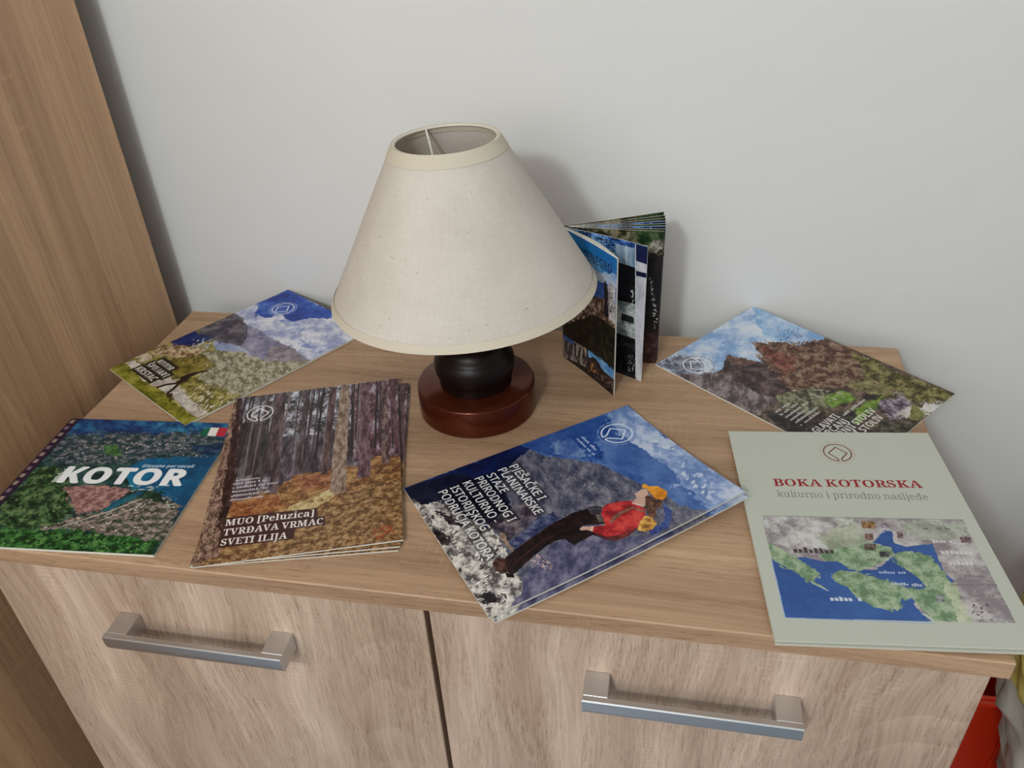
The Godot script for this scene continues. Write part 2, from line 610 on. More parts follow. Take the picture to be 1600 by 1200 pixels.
	tex(g, P([0.776, 0.005, 0.828, 0.002, 0.838, 0.637, 0.771, 0.649]), [rgb(66, 42, 48), rgb(112, 82, 92), rgb(140, 112, 120)], 17, 0.14, 0.04, 1.3, 0.0, 0.7)
	tex(g, P([0.897, 0.002, 0.933, 0.003, 0.943, 0.579, 0.900, 0.577]), bark, 18, 0.14, 0.04, 1.3, 0.0, 0.7)
	tex(g, P([0.945, 0.000, 0.977, -0.000, 1.000, 0.531, 0.970, 0.533]), [rgb(64, 38, 42), rgb(98, 66, 72), rgb(120, 92, 98)], 19, 0.14, 0.04, 1.3, 0.0, 0.7)
	tex(g, P([0.423, 0.007, 0.453, 0.009, 0.466, 0.576, 0.435, 0.576]), [rgb(54, 40, 44), rgb(88, 72, 78), rgb(120, 106, 110)], 20, 0.14, 0.03, 1.3, 0.0, 0.7)
	tex(g, P([-0.001, -0.001, 0.038, 0.000, 0.077, 0.293, 0.100, 0.524, 0.118, 0.699, 0.105, 0.818, 0.109, 0.955, -0.005, 0.999, 0.004, 0.899, -0.013, 0.633, -0.023, 0.420, -0.030, 0.191]), [rgb(66, 44, 38), rgb(132, 102, 88), rgb(176, 148, 128)], 21, 0.15, 0.07, 1.1, 8.0, 1.0)
	tex(g, P([0.017, 0.009, 0.038, 0.000, 0.077, 0.293, 0.100, 0.524, 0.118, 0.699, 0.099, 0.844, 0.073, 0.814, 0.056, 0.561, 0.036, 0.287]), [rgb(30, 14, 14), rgb(54, 30, 28), rgb(84, 56, 50)], 22, 0.15, 0.06, 1.3, 8.0, 1.2)
	dabs(g, P([-0.005, 0.999, 0.006, 0.891, -0.001, 0.634, 0.044, 0.559, 0.105, 0.818, 0.109, 0.955]), 200, [rgb(54, 34, 28), rgb(178, 152, 132), rgb(90, 80, 54)], 1.0, 4.5, 0.4, 80.0, 30.0)
	g = grown(g, 2)
	var box_ink := rgb(66, 38, 34)
	fill(g, P([0.096, 0.773, 0.569, 0.783, 0.575, 0.838, 0.103, 0.825]), box_ink)
	fill(g, P([0.098, 0.822, 0.613, 0.830, 0.616, 0.876, 0.101, 0.877]), box_ink)
	fill(g, P([0.098, 0.871, 0.465, 0.873, 0.468, 0.926, 0.098, 0.922]), box_ink)
	var white := rgb(236, 228, 224)
	lettering(g, "MUO [Peluzica]", "serifbold", Vector2(0.1114, 0.8153), Vector2(0.5536, 0.8220), 0.032, white)
	lettering(g, "TVRĐAVA VRMAC", "serifbold", Vector2(0.1111, 0.8644), Vector2(0.6036, 0.8706), 0.032, white)
	lettering(g, "SVETI ILIJA", "serifbold", Vector2(0.1095, 0.9136), Vector2(0.4330, 0.9196), 0.032, white)
	for k in [[Vector2(0.1049, 0.5735), Vector2(0.2458, 0.5801)], [Vector2(0.1053, 0.5922), Vector2(0.2809, 0.5994)], [Vector2(0.1066, 0.6148), Vector2(0.3457, 0.6206)], [Vector2(0.1079, 0.6371), Vector2(0.2921, 0.6439)], [Vector2(0.1078, 0.6609), Vector2(0.3126, 0.6688)], [Vector2(0.1077, 0.6844), Vector2(0.2813, 0.6883)]]:
		small_print(g, k[0], Vector2(k[1].x, k[0].y), 0.0125, rgb(206, 190, 194))
	emblem(g, Vector2(0.1735, 0.1375), 0.076, 7.0, rgb(226, 224, 226), rgb(120, 112, 112))
	return printed(g)

func print_hiker() -> StandardMaterial3D:
	rng_p.seed = 12
	var g := blank(424, 600, rgb(56, 88, 152))
	tex(g, whole(), [rgb(40, 72, 140), rgb(70, 104, 168), rgb(110, 140, 194)], 31, 0.006, 0.008, 1.2)
	tex(g, P([-0.000, 1.000, -0.007, 0.465, 0.000, 0.292, 0.196, 0.290, 0.199, 0.377, 0.058, 0.490, 0.141, 0.574, 0.280, 0.733, 0.306, 0.874, 0.210, 0.983]), [rgb(8, 14, 44), rgb(14, 26, 72), rgb(24, 44, 104)], 32, 0.008, 0.008, 1.0, 0.0, 3.0)
	tex(g, P([-0.002, 0.510, 0.000, 0.292, 0.022, 0.106, 0.145, 0.137, 0.346, 0.294, 0.223, 0.388, 0.114, 0.470]), [rgb(20, 44, 108), rgb(38, 74, 146), rgb(62, 98, 164)], 33, 0.01, 0.01, 1.0, 0.0, 3.0)
	tex(g, P([0.008, 0.112, -0.005, -0.002, 1.005, -0.004, 1.020, 0.144, 0.830, 0.141, 0.599, 0.124, 0.386, 0.140, 0.225, 0.142]), [rgb(104, 132, 186), rgb(142, 164, 208), rgb(196, 206, 228)], 34, 0.014, 0.018, 1.5, 0.0, 4.0)
	tex(g, P([0.196, 0.246, 0.234, 0.147, 0.400, 0.126, 0.583, 0.115, 0.743, 0.142, 0.693, 0.197, 0.569, 0.235, 0.438, 0.275]), [rgb(52, 86, 150), rgb(74, 108, 172), rgb(100, 132, 188)], 35, 0.012, 0.012, 1.0, 0.0, 3.0)
	tex(g, P([0.086, 0.394, 0.098, 0.323, 0.286, 0.319, 0.260, 0.361, 0.171, 0.408]), [rgb(66, 96, 160), rgb(108, 134, 186), rgb(140, 160, 200)], 36, 0.02, 0.02, 1.2, 0.0, 3.0)
	dabs(g, P([0.348, 0.053, 0.422, 0.003, 0.489, 0.029, 0.432, 0.076]), 60, [rgb(214, 220, 234), rgb(190, 202, 224)], 3.0, 9.0, 0.6)
	dabs(g, P([0.568, 0.052, 0.761, 0.047, 0.947, 0.057, 0.938, 0.113, 0.726, 0.111]), 50, [rgb(176, 190, 220), rgb(196, 206, 228)], 2.0, 9.0, 0.5, 60.0, 20.0)
	# the great ridge and the rock below it
	tex(g, P([0.143, 0.626, 0.101, 0.549, 0.066, 0.488, 0.147, 0.462, 0.264, 0.384, 0.359, 0.321, 0.493, 0.280, 0.652, 0.248, 0.818, 0.225, 0.943, 0.197, 1.026, 0.158, 1.017, 0.309, 1.036, 0.662, 1.023, 0.989, 0.797, 0.886, 0.476, 0.819, 0.286, 0.726]), [rgb(52, 54, 78), rgb(96, 96, 114), rgb(140, 136, 146)], 37, 0.035, 0.06, 1.0, 20.0, 2.0)
	tex(g, P([1.023, 0.989, 0.883, 0.843, 0.756, 0.672, 0.789, 0.549, 0.906, 0.457, 0.984, 0.367, 1.017, 0.309, 1.036, 0.662]), [rgb(56, 56, 84), rgb(92, 90, 120), rgb(134, 128, 150)], 38, 0.04, 0.06, 1.0, 40.0, 3.0)
	tex(g, P([0.620, 0.744, 0.568, 0.669, 0.565, 0.592, 0.629, 0.600, 0.653, 0.684, 0.707, 0.812, 0.641, 0.805]), [rgb(34, 40, 76), rgb(64, 72, 110), rgb(110, 114, 140)], 39, 0.06, 0.06, 1.5, 0.0, 2.0)
	tex(g, P([0.820, 0.247, 0.891, 0.257, 0.978, 0.311, 0.973, 0.379, 0.943, 0.372, 0.926, 0.306]), [rgb(34, 50, 116), rgb(54, 74, 140), rgb(90, 108, 160)], 40, 0.05, 0.05, 1.2, 0.0, 2.0)
	dabs(g, P([0.129, 0.559, 0.296, 0.377, 0.673, 0.269, 0.847, 0.262, 0.650, 0.437, 0.587, 0.602, 0.620, 0.744]), 420, [rgb(76, 76, 96), rgb(122, 118, 128), rgb(60, 60, 84)], 1.2, 5.0, 0.4, 60.0, 30.0)
	dabs(g, P([0.384, 0.477, 0.500, 0.387, 0.544, 0.387, 0.460, 0.470]), 60, [rgb(170, 168, 178), rgb(52, 52, 72)], 1.5, 6.0, 0.3, 60.0, 20.0)
	tex(g, P([-0.000, 1.000, 0.041, 0.792, 0.255, 0.685, 0.414, 0.704, 0.476, 0.819, 0.421, 0.882, 0.242, 0.946, 0.173, 1.000]), [rgb(8, 10, 30), rgb(14, 18, 48), rgb(36, 36, 58)], 41, 0.03, 0.03, 1.2, 0.0, 3.0)
	tex(g, P([0.482, 0.812, 0.445, 0.716, 0.448, 0.641, 0.551, 0.643, 0.608, 0.757, 0.641, 0.805, 0.548, 0.826]), [rgb(48, 40, 52), rgb(92, 84, 96), rgb(132, 120, 122)], 42, 0.05, 0.05, 1.5, 0.0, 3.0)
	# pale limestone in front
	tex(g, P([0.098, 0.999, 0.172, 0.973, 0.225, 0.905, 0.382, 0.870, 0.505, 0.820, 0.595, 0.815, 0.726, 0.831, 0.863, 0.848, 0.949, 0.858, 0.997, 0.934, 1.010, 0.996, 0.730, 1.005, 0.406, 1.011]), [rgb(84, 78, 78), rgb(176, 170, 166), rgb(226, 220, 212)], 43, 0.05, 0.06, 1.6, 20.0, 2.5)
	dabs(g, P([0.145, 0.984, 0.390, 0.872, 0.609, 0.820, 0.931, 0.861, 1.004, 0.994, 0.406, 1.011]), 190, [rgb(34, 28, 34), rgb(60, 52, 54), rgb(228, 222, 216), rgb(240, 236, 230)], 1.5, 8.0, 0.28, 60.0, 50.0)
	tex(g, P([0.242, 0.946, 0.365, 0.901, 0.436, 0.887, 0.371, 0.939]), [rgb(20, 16, 26), rgb(44, 36, 42), rgb(90, 80, 80)], 44, 0.06, 0.06, 1.2, 0.0, 2.0)
	tex(g, P([0.347, 0.989, 0.428, 0.964, 0.508, 0.979, 0.434, 1.001]), [rgb(26, 18, 24), rgb(44, 34, 38), rgb(90, 80, 80)], 45, 0.06, 0.06, 1.2, 0.0, 2.0)
	tex(g, P([0.849, 0.994, 0.874, 0.946, 0.954, 0.942, 0.935, 0.983]), [rgb(24, 20, 26), rgb(44, 38, 42), rgb(120, 112, 110)], 46, 0.06, 0.06, 1.2, 0.0, 2.0)
	dabs(g, P([0.786, 0.775, 0.785, 0.735, 0.891, 0.722, 0.899, 0.751]), 90, [rgb(176, 150, 150), rgb(200, 178, 174), rgb(86, 70, 84)], 1.0, 3.6, 0.6)
	tex(g, P([0.555, 0.800, 0.574, 0.789, 0.654, 0.804, 0.691, 0.793, 0.707, 0.806, 0.665, 0.812, 0.608, 0.814]), [rgb(96, 78, 70), rgb(150, 126, 108), rgb(176, 150, 130)], 47, 0.1, 0.1, 1.2, 0.0, 1.0)
	g = grown(g, 2)
	# the walker, printed lying along the page
	var pants := [rgb(16, 8, 12), rgb(30, 17, 20), rgb(52, 32, 32)]
	tex(g, P([0.669, 0.437, 0.641, 0.461, 0.639, 0.489, 0.626, 0.536, 0.635, 0.597, 0.640, 0.636, 0.660, 0.690, 0.676, 0.737, 0.695, 0.788, 0.722, 0.841, 0.804, 0.867, 0.833, 0.848, 0.797, 0.783, 0.769, 0.733, 0.753, 0.691, 0.751, 0.655, 0.763, 0.628, 0.822, 0.622, 0.818, 0.584, 0.812, 0.540, 0.865, 0.518, 0.789, 0.534, 0.742, 0.563, 0.730, 0.544, 0.780, 0.476, 0.712, 0.464]), pants, 48, 0.05, 0.05, 1.1, 0.0, 0.8)
	stroke(g, P([0.779, 0.832, 0.744, 0.763, 0.717, 0.699, 0.715, 0.648]), 9.0, rgb(58, 32, 32))
	tex(g, P([0.713, 0.885, 0.699, 0.863, 0.729, 0.843, 0.807, 0.864, 0.801, 0.885, 0.753, 0.897]), [rgb(34, 18, 20), rgb(74, 46, 44), rgb(116, 76, 66)], 49, 0.08, 0.08, 1.2, 0.0, 1.0)
	fill(g, P([0.805, 0.871, 0.830, 0.851, 0.855, 0.856, 0.833, 0.877]), rgb(24, 18, 22))
	tex(g, P([0.642, 0.485, 0.654, 0.447, 0.681, 0.441, 0.700, 0.454, 0.690, 0.488]), [rgb(34, 32, 40), rgb(56, 54, 62), rgb(84, 80, 86)], 50, 0.05, 0.05, 1.2, 0.0, 1.0)
	tex(g, P([0.699, 0.478, 0.709, 0.461, 0.770, 0.476, 0.754, 0.489]), [rgb(70, 68, 66), rgb(96, 92, 88), rgb(120, 116, 110)], 51, 0.05, 0.05, 1.2)
	tex(g, P([0.681, 0.441, 0.666, 0.414, 0.681, 0.377, 0.716, 0.332, 0.797, 0.322, 0.842, 0.339, 0.892, 0.391, 0.914, 0.445, 0.906, 0.492, 0.874, 0.513, 0.797, 0.533, 0.767, 0.519, 0.792, 0.479, 0.753, 0.468, 0.714, 0.461]), [rgb(128, 24, 28), rgb(186, 40, 44), rgb(214, 74, 66)], 52, 0.02, 0.02, 1.4, 0.0, 0.8)
	tex(g, P([0.800, 0.529, 0.861, 0.507, 0.891, 0.457, 0.892, 0.391, 0.916, 0.446, 0.907, 0.493, 0.872, 0.517]), [rgb(66, 22, 24), rgb(96, 34, 34), rgb(128, 44, 42)], 53, 0.03, 0.03, 1.2, 0.0, 0.8)
	tex(g, P([0.756, 0.431, 0.748, 0.395, 0.757, 0.346, 0.810, 0.329, 0.818, 0.338, 0.769, 0.352, 0.767, 0.395, 0.782, 0.431, 0.796, 0.457, 0.787, 0.462]), [rgb(96, 62, 52), rgb(134, 92, 78), rgb(160, 118, 100)], 54, 0.05, 0.05, 1.0)
	fill(g, P([0.744, 0.563, 0.735, 0.546, 0.753, 0.531, 0.765, 0.515, 0.793, 0.532, 0.769, 0.543, 0.757, 0.561]), rgb(206, 164, 148))
	fill(g, P([0.759, 0.522, 0.764, 0.514, 0.794, 0.532, 0.785, 0.536]), rgb(232, 196, 170))
	tex(g, P([0.908, 0.405, 0.869, 0.375, 0.842, 0.344, 0.867, 0.327, 0.923, 0.334, 0.944, 0.364, 0.935, 0.390]), [rgb(136, 84, 34), rgb(206, 150, 62), rgb(232, 186, 100)], 55, 0.06, 0.06, 1.5, 0.0, 1.0)
	tex(g, P([0.715, 0.274, 0.751, 0.263, 0.806, 0.248, 0.834, 0.268, 0.837, 0.294, 0.889, 0.318, 0.865, 0.334, 0.791, 0.317]), [rgb(52, 28, 24), rgb(92, 58, 44), rgb(140, 98, 74)], 56, 0.05, 0.05, 1.2, 0.0, 1.0)
	fill(g, P([0.678, 0.305, 0.678, 0.294, 0.670, 0.270, 0.681, 0.251, 0.723, 0.265, 0.730, 0.287, 0.707, 0.309, 0.694, 0.305]), rgb(212, 172, 156))
	fill(g, P([0.723, 0.331, 0.708, 0.303, 0.724, 0.281, 0.787, 0.310, 0.764, 0.325]), rgb(204, 166, 150))
	fill(g, P([0.723, 0.336, 0.776, 0.316, 0.790, 0.318, 0.736, 0.340]), rgb(216, 196, 192))
	tex(g, P([0.643, 0.254, 0.641, 0.240, 0.669, 0.238, 0.695, 0.212, 0.758, 0.204, 0.787, 0.219, 0.802, 0.244, 0.768, 0.259, 0.715, 0.256, 0.680, 0.250, 0.668, 0.260]), [rgb(196, 116, 16), rgb(228, 148, 34), rgb(238, 170, 66)], 57, 0.02, 0.02, 1.2, 0.0, 0.6)
	var white := rgb(236, 234, 236)
	var cap := 0.034
	for k in [["PJEŠAČKE I", Vector2(0.1339, 0.6075), Vector2(0.4528, 0.6062)], ["PLANINARSKE", Vector2(0.1283, 0.6545), Vector2(0.5387, 0.6563)], ["STAZE", Vector2(0.1331, 0.7046), Vector2(0.3034, 0.6996)], ["PRIRODNOG I", Vector2(0.1265, 0.7517), Vector2(0.5120, 0.7514)], ["KULTURNO -", Vector2(0.1261, 0.8014), Vector2(0.4807, 0.7957)], ["ISTORIJSKOG", Vector2(0.1244, 0.8518), Vector2(0.5017, 0.8438)], ["PODRUČJA KOTORA", Vector2(0.1245, 0.8997), Vector2(0.6916, 0.8962)]]:
		overprint(g, P([k[1].x - 0.01, k[1].y + 0.008, k[2].x + 0.015, k[1].y + 0.008, k[2].x + 0.015, k[1].y - 0.043, k[1].x - 0.01, k[1].y - 0.043]), 0.66)
		lettering(g, k[0], "sans", k[1], Vector2(k[2].x, k[1].y), cap, white, 0.0, 0.7)
	var q := Vector2(0.1165, 0.3016)
	small_print(g, Vector2(0.1155, 0.2790), Vector2(Vector2(0.2621, 0.2713).x, Vector2(0.1155, 0.2790).y), 0.013, rgb(180, 198, 230))
	small_print(g, q, Vector2(Vector2(0.2929, 0.3050).x, q.y), 0.013, rgb(180, 198, 230))
	emblem(g, Vector2(0.1945, 0.1469), 0.086, 8.0, rgb(214, 224, 244), rgb(128, 152, 202))
	return printed(g)

func print_meadow() -> StandardMaterial3D:
	rng_p.seed = 13
	var g := blank(424, 600, rgb(128, 118, 62))
	tex(g, whole(), [rgb(78, 74, 30), rgb(134, 124, 60), rgb(178, 164, 102)], 61, 0.04, 0.05, 1.4)
	# sky and cloud
	tex(g, P([-0.000, 0.355, 0.005, 0.001, 1.017, -0.013, 1.005, 0.364, 0.738, 0.351, 0.408, 0.358]), [rgb(150, 158, 196), rgb(196, 198, 220), rgb(226, 226, 236)], 62, 0.016, 0.022, 1.6)
	tex(g, P([0.004, 0.194, 0.005, 0.001, 0.565, 0.000, 0.630, 0.048, 0.512, 0.121, 0.456, 0.197, 0.292, 0.178, 0.246, 0.250, 0.135, 0.260]), [rgb(18, 44, 128), rgb(38, 76, 172), rgb(88, 124, 202)], 63, 0.016, 0.018, 1.0, 0.0, 3.0)
	tex(g, P([0.352, 0.229, 0.506, 0.171, 0.630, 0.194, 0.575, 0.268]), [rgb(120, 138, 190), rgb(170, 180, 212), rgb(220, 222, 236)], 64, 0.03, 0.03, 1.4, 0.0, 4.0)
	tex(g, P([0.636, 0.279, 0.875, 0.255, 0.947, 0.194, 0.994, 0.290, 0.821, 0.305]), [rgb(112, 130, 190), rgb(160, 172, 212), rgb(214, 218, 236)], 65, 0.03, 0.03, 1.4, 0.0, 4.0)
	# hills
	tex(g, P([0.182, 0.354, 0.386, 0.348, 0.611, 0.357, 0.766, 0.346, 1.008, 0.366, 0.792, 0.503, 0.663, 0.535, 0.475, 0.516, 0.397, 0.452]), [rgb(98, 96, 128), rgb(138, 134, 160), rgb(166, 160, 178)], 66, 0.03, 0.04, 1.2, 20.0, 2.0)
	tex(g, P([0.616, 0.418, 0.661, 0.361, 0.785, 0.345, 0.999, 0.370, 0.782, 0.488]), [rgb(108, 98, 108), rgb(140, 128, 138), rgb(160, 150, 158)], 67, 0.05, 0.05, 1.4, 0.0, 2.0)
	tex(g, P([0.230, 0.554, 0.318, 0.495, 0.583, 0.498, 0.700, 0.525, 0.507, 0.540, 0.349, 0.586]), [rgb(126, 138, 176), rgb(160, 168, 196), rgb(182, 186, 206)], 68, 0.02, 0.02, 1.0, 0.0, 2.0)
	tex(g, P([-0.001, 0.533, -0.004, 0.333, 0.111, 0.333, 0.258, 0.371, 0.395, 0.431, 0.446, 0.494, 0.325, 0.518, 0.153, 0.552]), [rgb(48, 38, 56), rgb(80, 70, 82), rgb(110, 104, 108)], 69, 0.04, 0.04, 1.4, 20.0, 2.0)
	tex(g, P([0.008, 0.687, -0.008, 0.559, 0.210, 0.536, 0.171, 0.645, 0.075, 0.693]), [rgb(12, 24, 78), rgb(26, 42, 102), rgb(50, 66, 128)], 70, 0.02, 0.02, 1.0, 0.0, 2.0)
	dabs(g, P([0.073, 0.606, 0.227, 0.534, 0.352, 0.606, 0.192, 0.673]), 70, [rgb(206, 206, 220), rgb(176, 178, 198)], 2.0, 8.0, 0.35, 70.0, 20.0)
	# meadow, stones and track
	tex(g, P([0.001, 0.746, 0.126, 0.666, 0.291, 0.618, 0.343, 0.714, 0.183, 0.763, 0.051, 0.815]), [rgb(110, 84, 54), rgb(176, 150, 116), rgb(214, 196, 164)], 71, 0.08, 0.08, 1.5, 0.0, 3.0)
	tex(g, P([0.344, 0.631, 0.525, 0.520, 0.782, 0.488, 0.996, 0.369, 1.007, 0.487, 1.044, 0.712, 0.679, 0.779, 0.407, 0.740]), [rgb(104, 98, 72), rgb(156, 148, 122), rgb(190, 182, 162)], 72, 0.05, 0.1, 1.5, 25.0, 3.0)
	tex(g, P([0.216, 0.775, 0.367, 0.650, 0.538, 0.666, 0.529, 0.789, 0.415, 0.815]), [rgb(84, 74, 22), rgb(124, 110, 44), rgb(150, 134, 66)], 73, 0.03, 0.04, 1.2, 0.0, 3.0)
	tex(g, P([-0.000, 1.000, 0.003, 0.926, 0.399, 0.940, 0.761, 0.948, 0.998, 0.944, 0.999, 1.000, 0.568, 1.009]), [rgb(78, 78, 18), rgb(120, 118, 32), rgb(156, 150, 62)], 74, 0.03, 0.03, 1.4, 0.0, 2.0)
	tex(g, P([0.379, 0.933, 0.419, 0.852, 0.758, 0.880, 0.997, 0.894, 0.990, 0.940, 0.707, 0.927]), [rgb(160, 148, 140), rgb(194, 184, 176), rgb(214, 206, 198)], 75, 0.05, 0.05, 1.2, 0.0, 2.0)
	tex(g, P([0.003, 0.926, 0.040, 0.884, 0.202, 0.896, 0.397, 0.922, 0.330, 0.942, 0.111, 0.927]), [rgb(176, 160, 140), rgb(204, 194, 182), rgb(222, 214, 206)], 76, 0.05, 0.05, 1.2, 0.0, 3.0)
	tex(g, P([-0.007, 0.868, 0.017, 0.812, 0.117, 0.821, 0.103, 0.870]), [rgb(180, 160, 136), rgb(214, 198, 178), rgb(226, 214, 200)], 77, 0.05, 0.05, 1.2, 0.0, 3.0)
	dabs(g, P([0.575, 0.877, 0.661, 0.789, 1.044, 0.712, 1.030, 0.875, 0.881, 0.912]), 240, [rgb(196, 188, 168), rgb(216, 208, 194), rgb(96, 92, 36), rgb(130, 122, 52)], 1.5, 8.0, 0.35, 70.0, 30.0)
	dabs(g, P([0.407, 0.740, 0.536, 0.525, 0.996, 0.369, 1.044, 0.712, 0.699, 0.805]), 340, [rgb(192, 184, 162), rgb(88, 82, 50), rgb(206, 200, 184), rgb(116, 108, 60)], 1.2, 6.0, 0.35, 70.0, 40.0)
	dabs(g, P([0.707, 0.927, 0.719, 0.830, 0.996, 0.844, 0.981, 0.904]), 30, [rgb(220, 214, 206)], 3.0, 11.0, 0.3, 80.0, 10.0)
	dabs(g, P([0.183, 0.763, 0.356, 0.645, 0.458, 0.650, 0.348, 0.753]), 50, [rgb(54, 44, 16), rgb(72, 58, 22)], 2.0, 9.0, 0.3, 60.0, 20.0)
	# a walker on the track
	var figure := rgb(34, 20, 18)
	stroke(g, P([0.473, 0.932, 0.490, 0.895, 0.524, 0.863, 0.522, 0.828]), 9.0, figure)
	stroke(g, P([0.589, 0.922, 0.572, 0.888, 0.546, 0.856, 0.522, 0.828]), 9.0, figure)
	fill(g, P([0.483, 0.822, 0.487, 0.785, 0.512, 0.749, 0.537, 0.756, 0.533, 0.793, 0.560, 0.827, 0.541, 0.845]), figure)
	stroke(g, P([0.513, 0.763, 0.532, 0.738, 0.554, 0.714]), 7.0, figure)
	tex(g, P([0.590, 0.932, 0.605, 0.910, 0.693, 0.937, 0.671, 0.950]), [rgb(40, 24, 14), rgb(60, 42, 22), rgb(90, 80, 30)], 78, 0.05, 0.05, 1.2, 0.0, 2.0)
	g = grown(g, 2)
	var ink := rgb(40, 34, 26)
	var pale := rgb(206, 202, 194)
	for k in [["KOTOR", Vector2(0.1755, 0.8329), Vector2(0.3516, 0.8329)], ["ŠPILJARI", Vector2(0.1552, 0.8780), Vector2(0.4023, 0.8840)], ["KRSTAC", Vector2(0.1448, 0.9247), Vector2(0.3767, 0.9310)]]:
		var a: Vector2 = k[1]
		var b := Vector2(k[2].x, a.y)
		fill(g, P([a.x - 0.02, a.y + 0.014, b.x + 0.02, a.y + 0.014, b.x + 0.02, a.y - 0.052, a.x - 0.02, a.y - 0.052]), ink)
		lettering(g, k[0], "sansbold", a, b, 0.036, pale, 0.0, 0.5)
	emblem(g, Vector2(0.2316, 0.1425), 0.08, 8.0, rgb(216, 220, 232), rgb(150, 164, 206))
	return printed(g)

func print_village() -> StandardMaterial3D:
	rng_p.seed = 14
	var g := blank(424, 600, rgb(84, 70, 58))
	tex(g, whole(), [rgb(40, 30, 28), rgb(84, 68, 58), rgb(124, 106, 90)], 81, 0.03, 0.04, 1.4)
	# sky
	tex(g, P([-0.051, 0.001, 1.043, -0.023, 1.036, 0.412, 0.670, 0.382, 0.507, 0.374, 0.307, 0.241, 0.031, 0.202]), [rgb(132, 166, 212), rgb(180, 200, 228), rgb(216, 222, 234)], 82, 0.012, 0.014, 1.5)
	tex(g, P([1.001, -0.000, 1.007, 0.119, 0.973, 0.282, 0.769, 0.287, 0.737, 0.209, 0.845, 0.103]), [rgb(128, 168, 214), rgb(156, 190, 226), rgb(196, 212, 232)], 83, 0.02, 0.02, 1.4, 0.0, 3.0)
	tex(g, P([0.001, -0.002, 0.193, 0.022, 0.212, 0.075, 0.211, 0.176, 0.124, 0.192, 0.020, 0.135]), [rgb(88, 90, 106), rgb(128, 130, 146), rgb(170, 176, 192)], 84, 0.08, 0.08, 1.6, 0.0, 4.0)
	dabs(g, P([0.602, 0.058, 0.701, 0.155, 0.582, 0.243, 0.520, 0.118]), 90, [rgb(126, 136, 170), rgb(150, 160, 190)], 0.8, 3.0, 0.4)
	dabs(g, P([0.877, 0.186, 0.973, 0.282, 0.816, 0.401, 0.740, 0.267]), 200, [rgb(70, 76, 104), rgb(96, 102, 130), rgb(150, 164, 196)], 0.8, 4.0, 0.5)
	# house roof and slopes
	tex(g, P([0.278, 0.221, 0.405, 0.172, 0.445, 0.270, 0.548, 0.364, 0.400, 0.493, 0.214, 0.523, 0.108, 0.410, 0.200, 0.290]), [rgb(46, 34, 34), rgb(72, 54, 54), rgb(110, 92, 88)], 85, 0.05, 0.05, 1.4, 0.0, 3.0)
	tex(g, P([0.396, 0.171, 0.427, 0.232, 0.469, 0.303, 0.374, 0.285, 0.357, 0.224]), [rgb(84, 58, 52), rgb(112, 82, 74), rgb(140, 112, 100)], 86, 0.06, 0.06, 1.2, 0.0, 1.0)
	tex(g, P([-0.038, 0.084, 0.124, 0.192, 0.219, 0.279, 0.198, 0.404, 0.214, 0.523, 0.024, 0.540, -0.015, 0.414, -0.032, 0.230]), [rgb(74, 62, 64), rgb(112, 98, 100), rgb(150, 138, 140)], 87, 0.07, 0.03, 1.5, 50.0, 4.0)
	tex(g, P([0.630, 0.193, 0.710, 0.247, 0.773, 0.332, 0.991, 0.410, 0.996, 0.536, 0.963, 0.679, 0.699, 0.735, 0.504, 0.606, 0.370, 0.507, 0.454, 0.412, 0.523, 0.309]), [rgb(66, 40, 34), rgb(112, 82, 66), rgb(152, 128, 108)], 88, 0.06, 0.06, 1.5, 0.0, 4.0)
	tex(g, P([0.629, 0.206, 0.660, 0.296, 0.663, 0.429, 0.480, 0.453, 0.552, 0.329]), [rgb(80, 36, 32), rgb(122, 70, 58), rgb(150, 100, 84)], 89, 0.06, 0.06, 1.4, 0.0, 4.0)
	tex(g, P([0.960, 0.551, 0.980, 0.654, 0.969, 0.790, 0.978, 0.920, 1.010, 1.005, 0.852, 0.993, 0.703, 0.885, 0.675, 0.763, 0.831, 0.663]), [rgb(52, 46, 18), rgb(104, 98, 50), rgb(146, 138, 86)], 90, 0.05, 0.07, 1.6, 0.0, 3.0)
	tex(g, P([0.634, 0.648, 0.797, 0.734, 0.796, 0.843, 0.704, 0.824, 0.613, 0.732]), [rgb(98, 90, 56), rgb(132, 122, 82), rgb(156, 146, 104)], 91, 0.04, 0.06, 1.3, 0.0, 3.0)
	dabs(g, P([0.742, 0.324, 1.011, 0.423, 0.963, 0.679, 0.957, 0.839, 0.796, 0.843, 0.540, 0.630, 0.380, 0.502]), 420, [rgb(58, 40, 28), rgb(150, 128, 108), rgb(86, 62, 44), rgb(120, 110, 64)], 1.0, 5.0, 0.6)
	# terraces
	tex(g, P([0.251, 0.504, 0.468, 0.583, 0.480, 0.656, 0.332, 0.702, 0.178, 0.641, 0.179, 0.561]), [rgb(58, 56, 44), rgb(96, 96, 70), rgb(140, 140, 112)], 92, 0.08, 0.04, 1.5, 45.0, 3.0)
	tex(g, P([0.435, 0.647, 0.553, 0.682, 0.565, 0.733, 0.490, 0.746, 0.367, 0.705]), [rgb(72, 100, 28), rgb(108, 138, 52), rgb(140, 164, 86)], 93, 0.04, 0.06, 1.3, 0.0, 3.0)
	tex(g, P([0.397, 0.784, 0.559, 0.791, 0.686, 0.813, 0.535, 0.835, 0.342, 0.842, 0.300, 0.824]), [rgb(72, 100, 26), rgb(104, 136, 44), rgb(136, 160, 80)], 94, 0.04, 0.06, 1.3, 0.0, 3.0)
	dabs(g, P([0.306, 0.497, 0.532, 0.614, 0.594, 0.731, 0.471, 0.753, 0.231, 0.575]), 60, [rgb(170, 162, 152), rgb(188, 182, 172)], 2.0, 8.0, 0.3, 70.0, 20.0)
